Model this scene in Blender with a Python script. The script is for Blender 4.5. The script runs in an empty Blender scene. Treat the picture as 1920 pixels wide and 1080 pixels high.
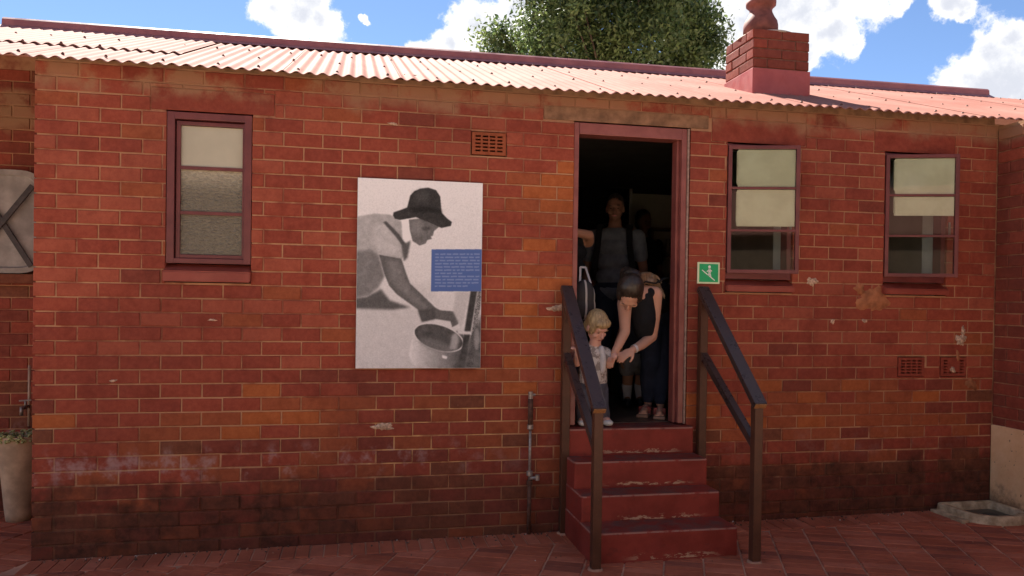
import bpy, bmesh, math, random
import numpy as np
from mathutils import Vector, Matrix, Euler
R_ = random.Random(11)
NR = np.random.RandomState(5)
S = bpy.context.scene
COL = S.collection
rad = math.radians

# ------------------------------------------------------------------ camera
CAM = Vector((1.80223, -4.87771, 1.52326))
YAW, PITCH, ROLL, FPX, SHIFT = 0.200845, -0.010225, 0.014352, 1450.0, 40.1
_w = Vector((math.sin(YAW)*math.cos(PITCH), math.cos(YAW)*math.cos(PITCH), math.sin(PITCH)))
_r = Vector((math.cos(YAW), -math.sin(YAW), 0))
_u = _r.cross(_w)
c_, s_ = math.cos(ROLL), math.sin(ROLL)
CR, CU, CW = c_*_r + s_*_u, -s_*_r + c_*_u, _w
cam = bpy.data.cameras.new('camera')
camo = bpy.data.objects.new('camera', cam); COL.objects.link(camo)
cam.sensor_width = 36.0; cam.sensor_fit = 'HORIZONTAL'; cam.lens = 36.0*FPX/1920.0
cam.shift_y = SHIFT/1920.0
cam.clip_start = 0.05; cam.clip_end = 3000.0
M3 = Matrix((CR, CU, -CW)).transposed()
camo.matrix_world = Matrix.Translation(CAM) @ M3.to_4x4()
S.camera = camo

def ray(x, y):
    return (CW + CR*((x-960)/FPX) + CU*((540+SHIFT-y)/FPX)).normalized()
def project(P):
    d = Vector(P)-CAM; z = d.dot(CW)
    return 960+FPX*d.dot(CR)/z, 540+SHIFT-FPX*d.dot(CU)/z, z

# ------------------------------------------------------------------ light
SUN_EL, SUN_AZ = rad(47), rad(-13)       # azimuth measured from +Y towards +X
sun_dir = Vector((math.sin(SUN_AZ)*math.cos(SUN_EL), math.cos(SUN_AZ)*math.cos(SUN_EL), math.sin(SUN_EL)))
sl = bpy.data.lights.new('sun', 'SUN'); sl.energy = 5.0; sl.angle = rad(0.53); sl.color = (1.0, 0.95, 0.86)
so = bpy.data.objects.new('sun', sl); COL.objects.link(so)
so.rotation_euler = (-sun_dir).to_track_quat('-Z', 'Y').to_euler()
S.view_settings.view_transform = 'Standard'; S.view_settings.look = 'None'
S.view_settings.gamma = 1.0; S.view_settings.use_curve_mapping = False
S.view_settings.exposure = 2.0
SKY_STRENGTH = 0.05

W = bpy.data.worlds.new('World'); S.world = W; W.use_nodes = True
def build_world():
    nt = W.node_tree; N = nt.nodes; L = nt.links
    N.clear()
    out = N.new('ShaderNodeOutputWorld'); bg = N.new('ShaderNodeBackground'); bg.inputs[1].default_value = SKY_STRENGTH
    L.new(bg.outputs[0], out.inputs[0])
    sky = N.new('ShaderNodeTexSky'); sky.sky_type = 'NISHITA'; sky.sun_disc = False
    sky.sun_elevation = SUN_EL; sky.sun_rotation = SUN_AZ
    sky.altitude = 1600; sky.air_density = 0.75; sky.dust_density = 0.1; sky.ozone_density = 3.0
    tc = N.new('ShaderNodeTexCoord')
    nz = N.new('ShaderNodeTexNoise'); nz.inputs['Scale'].default_value = 26.0; nz.inputs['Detail'].default_value = 8.0; nz.inputs['Roughness'].default_value = 0.66
    L.new(tc.outputs['Generated'], nz.inputs['Vector'])
    def mth(op, a, b=None, c=None):
        m = N.new('ShaderNodeMath'); m.operation = op
        for i, v in enumerate((a, b, c)):
            if v is None: continue
            if isinstance(v, (int, float)): m.inputs[i].default_value = v
            else: L.new(v, m.inputs[i])
        return m.outputs[0]
    blobs = [(515,22,36),(560,28,48),(600,42,40),(575,2,52),(540,55,25),(634,50,15),(683,38,9),(690,46,8),
             (795,98,26),(845,82,40),(882,52,44),(930,42,44),(965,15,56),(1000,0,60),(905,95,44),(960,84,62),(1010,90,50),
             (1330,15,80),(1410,50,90),(1490,20,80),(1560,15,48),(1548,70,40),(1590,90,19),(1480,95,48),(1370,95,55),(1620,0,44),(1682,3,24),
             (1790,0,30),(1806,24,13),(1905,62,28),(1872,104,46),(1906,112,58),(1842,142,46),(1808,166,34),(1884,168,70),(1940,150,90),(1960,190,80)]
    wn = N.new('ShaderNodeTexNoise'); wn.inputs['Scale'].default_value = 11.0; wn.inputs['Detail'].default_value = 6.0; wn.inputs['Roughness'].default_value = 0.6
    L.new(tc.outputs['Generated'], wn.inputs['Vector'])
    ws = N.new('ShaderNodeVectorMath'); ws.operation = 'SUBTRACT'; L.new(wn.outputs['Color'], ws.inputs[0]); ws.inputs[1].default_value = (0.5, 0.5, 0.5)
    wa = N.new('ShaderNodeVectorMath'); wa.operation = 'MULTIPLY_ADD'; L.new(ws.outputs[0], wa.inputs[0]); wa.inputs[1].default_value = (0.07, 0.07, 0.07); L.new(tc.outputs['Generated'], wa.inputs[2])
    cur = None
    for (x, y, r) in blobs:
        d = ray(x, y)
        v = N.new('ShaderNodeVectorMath'); v.operation = 'DISTANCE'
        L.new(wa.outputs[0], v.inputs[0]); v.inputs[1].default_value = d
        f = mth('MULTIPLY_ADD', v.outputs['Value'], -FPX/(r*1.22), 1.0)
        cur = f if cur is None else mth('SMOOTH_MAX', cur, f, 0.25)
    cur = mth('MAXIMUM', cur, -0.6)
    # clouds elsewhere in the sky, of the same broken cumulus kind
    n2 = N.new('ShaderNodeTexNoise'); n2.inputs['Scale'].default_value = 3.2; n2.inputs['Detail'].default_value = 3.0
    L.new(tc.outputs['Generated'], n2.inputs['Vector'])
    dt = N.new('ShaderNodeVectorMath'); dt.operation = 'DOT_PRODUCT'; L.new(tc.outputs['Generated'], dt.inputs[0]); dt.inputs[1].default_value = CW
    outm = N.new('ShaderNodeMapRange'); outm.inputs['From Min'].default_value = 0.80; outm.inputs['From Max'].default_value = 0.62
    L.new(dt.outputs['Value'], outm.inputs['Value'])
    gen = mth('MULTIPLY', mth('MULTIPLY_ADD', n2.outputs['Fac'], 5.0, -2.75), outm.outputs[0])
    cur = mth('MAXIMUM', cur, mth('MULTIPLY_ADD', gen, 1.0, mth('MULTIPLY_ADD', outm.outputs[0], 1.0, -1.0)))
    dens = mth('ADD', cur, mth('MULTIPLY_ADD', nz.outputs['Fac'], 1.7, -0.85))
    al = N.new('ShaderNodeMapRange'); al.interpolation_type = 'SMOOTHSTEP'
    al.inputs['From Min'].default_value = -0.02; al.inputs['From Max'].default_value = 0.34
    L.new(dens, al.inputs['Value'])
    n3 = N.new('ShaderNodeTexNoise'); n3.inputs['Scale'].default_value = 7.0; n3.inputs['Detail'].default_value = 4.0
    L.new(tc.outputs['Generated'], n3.inputs['Vector'])
    thick = mth('ADD', dens, mth('MULTIPLY_ADD', n3.outputs['Fac'], 1.6, -0.8))
    sh = N.new('ShaderNodeMapRange'); sh.interpolation_type = 'SMOOTHSTEP'
    sh.inputs['From Min'].default_value = 0.35; sh.inputs['From Max'].default_value = 1.1
    L.new(thick, sh.inputs['Value'])
    cc = N.new('ShaderNodeMix'); cc.data_type = 'RGBA'
    cc.inputs['A'].default_value = (6.2, 6.15, 6.1, 1); cc.inputs['B'].default_value = (3.9, 4.05, 4.5, 1)
    L.new(sh.outputs[0], cc.inputs['Factor'])
    mx = N.new('ShaderNodeMix'); mx.data_type = 'RGBA'
    L.new(al.outputs[0], mx.inputs['Factor']); L.new(sky.outputs[0], mx.inputs['A']); L.new(cc.outputs['Result'], mx.inputs['B'])
    L.new(mx.outputs['Result'], bg.inputs[0])
build_world()

# ------------------------------------------------------------------ tools
def tag(o, label=None, cat=None, group=None, kind=None):
    if label: o['label'] = label
    if cat: o['category'] = cat
    if group: o['group'] = group
    if kind: o['kind'] = kind
    return o
def empty(name, loc=(0,0,0), parent=None):
    o = bpy.data.objects.new(name, None); COL.objects.link(o); o.location = loc
    o.empty_display_size = 0.1
    if parent is not None:
        o.parent = parent; o.matrix_parent_inverse = world_of(parent).inverted()
    return o
def world_of(o):
    if o.parent is None: return o.matrix_basis.copy()
    return world_of(o.parent) @ o.matrix_parent_inverse @ o.matrix_basis
def link(name, me, parent=None, mats=None):
    o = bpy.data.objects.new(name, me); COL.objects.link(o)
    if mats is not None and not me.materials:
        for m in (mats if isinstance(mats, (list, tuple)) else [mats]): me.materials.append(m)
    if parent is not None:
        o.parent = parent
        o.matrix_parent_inverse = world_of(parent).inverted()
    return o
def bm_obj(name, bm, mats, parent=None, smooth=False):
    me = bpy.data.meshes.new(name); bm.normal_update(); bm.to_mesh(me); bm.free()
    if smooth:
        for p in me.polygons: p.use_smooth = True
    return link(name, me, parent, mats)
def add_box(bm, x0, x1, y0, y1, z0, z1, M=None, bev=0.0, mi=0):
    g = bmesh.ops.create_cube(bm, size=1.0)
    vs = g['verts']
    for v in vs:
        v.co = Vector(((x0+x1)/2+v.co.x*(x1-x0), (y0+y1)/2+v.co.y*(y1-y0), (z0+z1)/2+v.co.z*(z1-z0)))
    if bev > 0:
        es = list({e for v in vs for e in v.link_edges})
        r = bmesh.ops.bevel(bm, geom=es, offset=bev, segments=2, affect='EDGES', profile=0.6)
        vs = list({v for f in r['faces'] for v in f.verts} | {v for v in vs if v.is_valid})
    if M is not None:
        for v in vs: v.co = M @ v.co
    if mi:
        for f in {f for v in vs for f in v.link_faces}: f.material_index = mi
    return vs
def box(name, x0, x1, y0, y1, z0, z1, m, parent=None, bev=0.0, M=None):
    bm = bmesh.new(); add_box(bm, x0, x1, y0, y1, z0, z1, M, bev); return bm_obj(name, bm, m, parent)
def bar_bm(bm, a, b, w, h, up=(0,0,1), bev=0.004):
    a, b = Vector(a), Vector(b); d = (b-a); L = d.length; z = d.normalized()
    x = z.cross(Vector(up)).normalized(); y = x.cross(z)  # y ~ up
    M = Matrix((x, y, z)).transposed().to_4x4(); M.translation = (a+b)/2
    add_box(bm, -w/2, w/2, -h/2, h/2, -L/2, L/2, M, bev)
def cone_between(bm, a, b, r1, r2, seg=14):
    a, b = Vector(a), Vector(b); d = b-a; L = d.length
    if L < 1e-6: return
    M = Matrix.Translation((a+b)/2) @ d.to_track_quat('Z', 'Y').to_matrix().to_4x4()
    bmesh.ops.create_cone(bm, cap_ends=True, segments=seg, radius1=r1, radius2=r2, depth=L, matrix=M)
def ball(bm, c, r, rot=None, seg=16):
    if not hasattr(r, '__len__'): r = (r, r, r)
    M = Matrix.Translation(Vector(c)) @ (rot.to_4x4() if rot is not None else Matrix()) @ Matrix.Diagonal((r[0], r[1], r[2], 1))
    bmesh.ops.create_uvsphere(bm, u_segments=seg, v_segments=max(8, seg//2+2), radius=1.0, matrix=M)
def scatter_mesh(name, kind, mats_, parent, smooth=False):
    """kind = (make(bm)) one small shape; copies at the given matrices, joined into one mesh"""
    make, Ms, mis = kind
    b = bmesh.new(); make(b); b.verts.ensure_lookup_table()
    v0 = np.array([v.co[:] for v in b.verts]); f0 = [[v.index for v in f.verts] for f in b.faces]; b.free()
    n = len(v0); V = []; F = []; MI = []
    for k, M in enumerate(Ms):
        A = np.array(M); V.append(v0 @ A[:3,:3].T+A[:3,3]); F += [[i+k*n for i in f] for f in f0]; MI += [mis[k]]*len(f0)
    me = bpy.data.meshes.new(name); me.from_pydata(np.concatenate(V).tolist(), [], F)
    for m in mats_: me.materials.append(m)
    me.polygons.foreach_set('material_index', MI)
    if smooth: me.polygons.foreach_set('use_smooth', [True]*len(me.polygons))
    me.update(); return link(name, me, parent)
def lathe(bm, prof, c=(0,0,0), seg=24):
    rings = []
    for (r, z) in prof:
        rings.append([bm.verts.new((c[0]+r*math.cos(2*math.pi*k/seg), c[1]+r*math.sin(2*math.pi*k/seg), c[2]+z)) for k in range(seg)])
    for a, b in zip(rings[:-1], rings[1:]):
        for k in range(seg):
            bm.faces.new((a[k], a[(k+1) % seg], b[(k+1) % seg], b[k]))
    bm.faces.new(list(reversed(rings[0]))); bm.faces.new(rings[-1])

# ------------------------------------------------------------------ materials
class NT:
    def __init__(s, name):
        s.m = bpy.data.materials.new(name); s.m.use_nodes = True
        s.N = s.m.node_tree.nodes; s.L = s.m.node_tree.links
        s.b = s.N['Principled BSDF']
        s.geo = s.N.new('ShaderNodeNewGeometry')
        s.tc = None
    def pos(s): return s.geo.outputs['Position']
    def obj(s):
        if s.tc is None: s.tc = s.N.new('ShaderNodeTexCoord')
        return s.tc.outputs['Object']
    def lk(s, a, b):
        s.L.new(a, b)
    def val(s, sock, v):
        if isinstance(v, bpy.types.NodeSocket): s.L.new(v, sock)
        else: sock.default_value = v
    def noise(s, scale, detail=4, rough=0.55, vec=None, dist=0.0):
        n = s.N.new('ShaderNodeTexNoise'); n.inputs['Scale'].default_value = scale; n.inputs['Detail'].default_value = detail
        n.inputs['Roughness'].default_value = rough; n.inputs['Distortion'].default_value = dist
        s.L.new(vec if vec is not None else s.pos(), n.inputs['Vector']); return n.outputs['Fac']
    def math(s, op, a, b=0.0, c=None):
        m = s.N.new('ShaderNodeMath'); m.operation = op
        s.val(m.inputs[0], a); s.val(m.inputs[1], b)
        if c is not None: s.val(m.inputs[2], c)
        return m.outputs[0]
    def ramp(s, v, a, b, lo=0.0, hi=1.0):
        m = s.N.new('ShaderNodeMapRange'); m.interpolation_type = 'SMOOTHSTEP'
        s.val(m.inputs['Value'], v)
        m.inputs['From Min'].default_value = a; m.inputs['From Max'].default_value = b
        m.inputs['To Min'].default_value = lo; m.inputs['To Max'].default_value = hi
        return m.outputs[0]
    def mix(s, f, a, b, mode='MIX'):
        m = s.N.new('ShaderNodeMix'); m.data_type = 'RGBA'; m.blend_type = mode
        s.val(m.inputs['Factor'], f)
        for k, v in (('A', a), ('B', b)):
            if isinstance(v, (tuple, list)): m.inputs[k].default_value = (*v[:3], 1)
            else: s.L.new(v, m.inputs[k])
        return m.outputs['Result']
    def sep(s, v):
        n = s.N.new('ShaderNodeSeparateXYZ'); s.L.new(v, n.inputs[0]); return n.outputs
    def color(s, v):
        if isinstance(v, (tuple, list)): s.b.inputs['Base Color'].default_value = (*v[:3], 1)
        else: s.L.new(v, s.b.inputs['Base Color'])
    def rough(s, v): s.val(s.b.inputs['Roughness'], v)
    def bump(s, h, strength=0.3, dist=0.01):
        n = s.N.new('ShaderNodeBump'); n.inputs['Strength'].default_value = strength; n.inputs['Distance'].default_value = dist
        s.L.new(h, n.inputs['Height']); s.L.new(n.outputs[0], s.b.inputs['Normal'])
    def spec(s, v): s.b.inputs['Specular IOR Level'].default_value = v

def simple(name, c, rough=0.6, var=0.25, scale=20, bump=0.15, spec=0.4, metal=0.0, c2=None, objspace=False, bscale=None):
    t = NT(name); vec = t.obj() if objspace else None
    n = t.noise(scale, 5, 0.6, vec)
    d = tuple(max(0, v*(1-var)) for v in c); h = tuple(min(1, v*(1+var)) for v in c)
    col = t.mix(t.ramp(n, 0.3, 0.7), d, c2 if c2 else h)
    t.color(col); t.rough(rough); t.spec(spec); t.b.inputs['Metallic'].default_value = metal
    if bump: t.bump(t.noise(bscale or scale*4, 4, 0.6, vec), bump, 0.004)
    return t.m

def weather(t, col, mortar=False):
    """dirt, damp and lime with a shape of their own, by height above the yard"""
    x, y, z = t.sep(t.pos())
    zz = t.math('MULTIPLY_ADD', x, -0.009, z)
    n1 = t.noise(2.3, 5, 0.65); n2 = t.noise(15.0, 6, 0.72)
    blk = t.math('MULTIPLY_ADD', t.math('SUBTRACT', n2, 0.5), 0.55, t.noise(6.5, 3, 0.6))
    # damp dark band at the foot of the wall
    h = t.math('ADD', t.math('MULTIPLY_ADD', n1, -0.55, zz), t.math('MULTIPLY_ADD', blk, -0.42, 0.0))
    damp = t.math('MULTIPLY', t.ramp(h, 0.0, -0.24, 0.0, 1.0), t.math('MULTIPLY', t.ramp(blk, 0.30, 0.60, 0.78 if mortar else 0.42, 0.88), t.ramp(t.math('ABSOLUTE', t.math('ADD', x, -2.6)), 0.2, 1.3, 0.5, 1.0)))
    # lime bloom above the damp, towards the left end
    lime = t.math('MULTIPLY', t.ramp(zz, 0.38, 0.46), t.ramp(zz, 0.66, 0.56))
    lime = t.math('MULTIPLY', lime, t.ramp(t.noise(5.0, 4, 0.7), 0.50, 0.66))
    lime = t.math('MULTIPLY', lime, t.ramp(x, 2.9, 1.9, 0.12, 0.5))
    # plaster smeared under the eaves
    pl = t.math('MULTIPLY', t.ramp(t.math('MULTIPLY_ADD', n1, 0.35, zz), 2.83, 2.93), t.ramp(t.math('MULTIPLY_ADD', t.ramp(x, 1.6, 2.6), 0.12, t.noise(3.1, 5, 0.65)), 0.46, 0.62))
    pl = t.math('MULTIPLY', t.math('MULTIPLY', pl, 0.75), t.ramp(z, 2.99, 2.95))
    # rubbed-off paint and light scuffs
    sc = t.math('MULTIPLY', t.ramp(t.noise(19.0, 6, 0.72), 0.66, 0.74), 0.28)
    big = t.noise(0.9, 3, 0.5)
    col = t.mix(t.ramp(big, 0.35, 0.65, 0.0, 0.30), col, (0.10, 0.030, 0.024))
    col = t.mix(sc, col, (0.42, 0.22, 0.15))
    col = t.mix(pl, col, (0.30, 0.17, 0.10))
    col = t.mix(lime, col, (0.42, 0.30, 0.29))
    soot = t.mix(t.ramp(n2, 0.35, 0.65), (0.036, 0.018, 0.013), (0.125, 0.042, 0.026))
    col = t.mix(damp, col, soot)
    return col

def brick_mat(name, ca, cb, rough=0.62):
    t = NT(name)
    n = t.noise(28, 6, 0.7); n2 = t.noise(9, 3, 0.5)
    col = t.mix(t.ramp(n, 0.3, 0.72), ca, cb)
    col = t.mix(t.ramp(n2, 0.45, 0.75, 0, 0.35), col, tuple(v*0.6 for v in ca))
    t.color(weather(t, t.mix(t.ramp(t.noise(75, 5, 0.75), 0.55, 0.75, 0, 0.4), col, tuple(v*0.45 for v in ca)))); t.rough(t.ramp(n2, 0.3, 0.7, rough-0.02, rough+0.2)); t.spec(0.10)
    t.bump(t.math('MULTIPLY_ADD', t.noise(160, 3, 0.6), 0.4, t.noise(45, 5, 0.7)), 0.45, 0.004)
    return t.m
BR = {
 'red_a':  brick_mat('brick painted red', (0.262, 0.054, 0.032), (0.335, 0.076, 0.044)),
 'red_b':  brick_mat('brick painted red dull', (0.225, 0.046, 0.029), (0.300, 0.066, 0.040)),
 'red_c':  brick_mat('brick painted red light', (0.300, 0.070, 0.041), (0.375, 0.098, 0.056)),
 'wine':   brick_mat('brick dark wine', (0.178, 0.042, 0.028), (0.240, 0.060, 0.038)),
 'rust':   brick_mat('brick rust', (0.275, 0.070, 0.031), (0.350, 0.098, 0.042)),
 'orange': brick_mat('brick orange', (0.340, 0.090, 0.028), (0.430, 0.125, 0.042)),
 'umber':  brick_mat('brick umber', (0.150, 0.050, 0.028), (0.215, 0.075, 0.040)),
}
BRN = list(BR); BRM = [BR[k] for k in BRN]

def mortar_mat():
    t = NT('lime mortar joints')
    n = t.noise(16, 5, 0.7); big = t.noise(1.9, 4, 0.6)
    col = t.mix(n, (0.36, 0.175, 0.095), (0.56, 0.315, 0.18))
    px_, py_, pz_ = t.sep(t.pos())
    rp = t.math('MULTIPLY', t.ramp(t.math('ABSOLUTE', t.math('ADD', px_, -2.30)), 0.62, 0.30), t.ramp(t.math('ABSOLUTE', t.math('ADD', pz_, -0.66)), 0.30, 0.14))
    col = t.mix(t.math('MULTIPLY', rp, 0.85), col, (0.78, 0.47, 0.22))
    paint = t.ramp(t.math('MULTIPLY_ADD', t.noise(9, 4, 0.6), 0.55, big), 0.72, 0.92, 0.0, 0.8)
    col = t.mix(paint, col, (0.24, 0.065, 0.045))
    t.color(weather(t, col, True)); t.rough(0.9); t.spec(0.08)
    t.bump(t.noise(120, 4, 0.7), 0.6, 0.004)
    return t.m
MORTAR = mortar_mat()

def red_paint(name, ca, cb, rough=0.45, worn=True):
    t = NT(name)
    n = t.noise(7, 5, 0.6)
    col = t.mix(t.ramp(n, 0.3, 0.7), ca, cb)
    if worn:
        chips = t.ramp(t.noise(24, 6, 0.75), 0.68, 0.71)
        col = t.mix(t.math('MULTIPLY', chips, 0.5), col, (0.33, 0.20, 0.15))
    t.color(col); t.rough(t.ramp(t.noise(11, 4), 0.3, 0.7, rough-0.1, rough+0.12)); t.spec(0.45)
    t.bump(t.noise(60, 4, 0.65), 0.12, 0.004)
    return t.m
FRAME = red_paint('window frame paint', (0.115, 0.026, 0.026), (0.165, 0.038, 0.036))
SILLP = red_paint('sill paint', (0.225, 0.040, 0.026), (0.285, 0.058, 0.038), 0.5)
DOORP = red_paint('door frame paint', (0.19, 0.050, 0.042), (0.27, 0.080, 0.066), 0.4)
LINTEL = red_paint('painted concrete lintel', (0.185, 0.050, 0.034), (0.26, 0.085, 0.055), 0.75)
WHITEWALL = simple('white interior reveal', (0.62, 0.62, 0.60), 0.6, 0.08, 6, 0.05)
INNER = simple('inner wall paint', (0.36, 0.33, 0.26), 0.8, 0.12, 3, 0.05)
INDARK = simple('dark ceiling boards', (0.07, 0.06, 0.05), 0.8, 0.2, 5, 0.05)
INFLOOR = simple('dark polished floor', (0.085, 0.05, 0.036), 0.35, 0.25, 4, 0.05)

def step_mat():
    t = NT('worn red step paint')
    n = t.noise(5, 5, 0.65)
    col = t.mix(t.ramp(n, 0.3, 0.7), (0.180, 0.026, 0.018), (0.255, 0.042, 0.029))
    x, y, z = t.sep(t.pos())
    zl = t.math('FRACT', t.math('DIVIDE', t.math('ADD', z, -0.199), 0.1665))     # height within a riser
    cen = t.math('MULTIPLY', t.ramp(x, 3.30, 3.50), t.ramp(x, 3.98, 3.80))
    low = t.math('MULTIPLY', t.ramp(zl, 0.02, 0.07), t.ramp(zl, 0.38, 0.10))
    mpn = t.N.new('ShaderNodeMapping'); mpn.inputs['Scale'].default_value = (0.35, 1, 1); t.L.new(t.pos(), mpn.inputs[0])
    cn = t.math('MULTIPLY_ADD', low, 0.17, t.noise(34, 6, 0.75, mpn.outputs[0]))
    chip = t.math('MULTIPLY', t.math('MULTIPLY', t.ramp(cn, 0.66, 0.70), low), cen)
    nz = t.sep(t.geo.outputs['Normal'])[2]
    riser = t.ramp(nz, 0.6, 0.2)
    chip = t.math('MULTIPLY', chip, riser)
    col = t.mix(t.math('MULTIPLY', chip, 0.9), col, (0.48, 0.31, 0.20))
    tread = t.math('MULTIPLY', t.ramp(nz, 0.5, 0.9), t.ramp(t.noise(9, 5, 0.7), 0.40, 0.62))
    col = t.mix(t.math('MULTIPLY', tread, 0.75), col, (0.12, 0.070, 0.058))
    edge = t.math('MULTIPLY', t.math('MULTIPLY', t.ramp(nz, 0.12, 0.4), t.ramp(nz, 0.97, 0.85)), t.ramp(t.noise(18, 4, 0.7), 0.36, 0.52))
    col = t.mix(t.math('MULTIPLY', edge, 0.75), col, (0.36, 0.25, 0.20))
    dirt = t.ramp(t.noise(14, 5, 0.7), 0.58, 0.74, 0, 0.5)
    col = t.mix(dirt, col, (0.075, 0.028, 0.022))
    t.color(col); t.rough(t.ramp(n, 0.3, 0.7, 0.45, 0.65)); t.spec(0.18)
    t.bump(t.noise(50, 5, 0.7), 0.25, 0.005)
    return t.m
STEP = step_mat()

def rail_mat(name, ca, cb, r0=0.30):
    t = NT(name)
    n = t.noise(9, 6, 0.7); f = t.noise(55, 4, 0.6)
    col = t.mix(t.ramp(n, 0.2, 0.8), ca, cb)
    col = t.mix(t.ramp(f, 0.60, 0.72, 0, 0.5 if r0 > .25 else 0.2), col, (0.15, 0.062, 0.032))
    t.color(col); t.rough(t.ramp(n, 0.2, 0.8, r0+.05, r0+0.13)); t.spec(0.4 if r0 < .25 else 0.2)
    t.bump(f, 0.10, 0.001)
    return t.m
POST = rail_mat('brown metal post', (0.062, 0.025, 0.015), (0.100, 0.040, 0.023))
RAIL = rail_mat('dark painted rail', (0.038, 0.024, 0.022), (0.060, 0.034, 0.029), 0.20)

def roof_mat():
    t = NT('faded red roof sheet')
    n = t.noise(1.6, 5, 0.6); m = t.noise(14, 5, 0.7)
    col = t.mix(t.ramp(n, 0.3, 0.7), (0.28, 0.125, 0.100), (0.35, 0.175, 0.142))
    col = t.mix(t.ramp(m, 0.60, 0.74, 0, 0.5), col, (0.36, 0.15, 0.12))
    t.color(col); t.rough(0.75); t.spec(0.02)
    t.bump(m, 0.1, 0.004)
    return t.m
ROOF = roof_mat()
RIDGE = red_paint('ridge cap paint', (0.26, 0.085, 0.085), (0.34, 0.12, 0.115), 0.45)

def paver_mat(name, ca, cb):
    t = NT(name)
    n = t.noise(22, 6, 0.7); n2 = t.noise(2.2, 4, 0.6)
    col = t.mix(t.ramp(n, 0.3, 0.7), ca, cb)
    col = t.mix(t.ramp(n2, 0.42, 0.66, 0, 0.45), col, tuple(v*0.55 for v in ca))
    sc = t.ramp(t.noise(60, 5, 0.7), 0.66, 0.74, 0, 0.25)
    col = t.mix(sc, col, (0.34, 0.20, 0.15))
    t.color(col); t.rough(t.ramp(n, 0.3, 0.7, 0.65, 0.8)); t.spec(0.05)
    t.bump(t.noise(70, 4, 0.65), 0.3, 0.003)
    return t.m
PAV = [paver_mat('paver red', (0.38, 0.106, 0.058), (0.45, 0.136, 0.076)),
       paver_mat('paver brown', (0.34, 0.096, 0.054), (0.41, 0.122, 0.068)),
       paver_mat('paver pink', (0.41, 0.126, 0.074), (0.48, 0.160, 0.094)),
       paver_mat('paver blue burnt', (0.25, 0.078, 0.050), (0.31, 0.098, 0.062))]
PAVJ = simple('sandy paving joint', (0.44, 0.23, 0.15), 0.9, 0.3, 5, 0.3, 0.2)
YARD = simple('pale bounce yard ground', (0.44, 0.36, 0.27), 0.9, 0.15, 0.6, 0.1, 0.2)  # unseen yard made pale to bounce warm sunlight onto the wall

def gz(x, y=0): return 0.009*x

# ------------------------------------------------------------------ ground
bm = bmesh.new()
Lg = 160.0
vs = [bm.verts.new((x, y, 0.009*x-0.012)) for x, y in ((-Lg,-Lg),(Lg,-Lg),(Lg,Lg),(-Lg,Lg))]
bm.faces.new(vs)
ground = bm_obj('ground', bm, YARD); tag(ground, kind='structure')
bm = bmesh.new()
vs = [bm.verts.new((x, y, 0.009*x-0.007)) for x, y in ((-3,-3.2),(8,-3.2),(8,1.4),(-3,1.4))]
bm.faces.new(vs)
pavement = bm_obj('pavement', bm, PAVJ); tag(pavement, kind='structure')

def clip_half(poly, n, d):      # keep n.p <= d
    out = []
    for i in range(len(poly)):
        a, b = poly[i], poly[(i+1) % len(poly)]
        da, db = n[0]*a[0]+n[1]*a[1]-d, n[0]*b[0]+n[1]*b[1]-d
        if da <= 0: out.append(a)
        if (da < 0 < db) or (db < 0 < da):
            t = da/(da-db); out.append((a[0]+(b[0]-a[0])*t, a[1]+(b[1]-a[1])*t))
    return out
def prism(bm, poly, ztop, zbot, inset, mi):
    n = len(poly); cx = sum(p[0] for p in poly)/n; cy = sum(p[1] for p in poly)/n
    def ins(p):
        dx, dy = cx-p[0], cy-p[1]; L = math.hypot(dx, dy) or 1
        return (p[0]+dx/L*inset, p[1]+dy/L*inset)
    top = [bm.verts.new((*ins(p), ztop(ins(p)))) for p in poly]
    mid = [bm.verts.new((*p, ztop(p)-inset*0.7)) for p in poly]
    bot = [bm.verts.new((*p, ztop(p)-zbot)) for p in poly]
    fs = [bm.faces.new(top)]
    for a, b in ((top, mid), (mid, bot)):
        for i in range(n): fs.append(bm.faces.new((a[i], b[i], b[(i+1) % n], a[(i+1) % n])))
    for f in fs: f.material_index = mi
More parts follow.
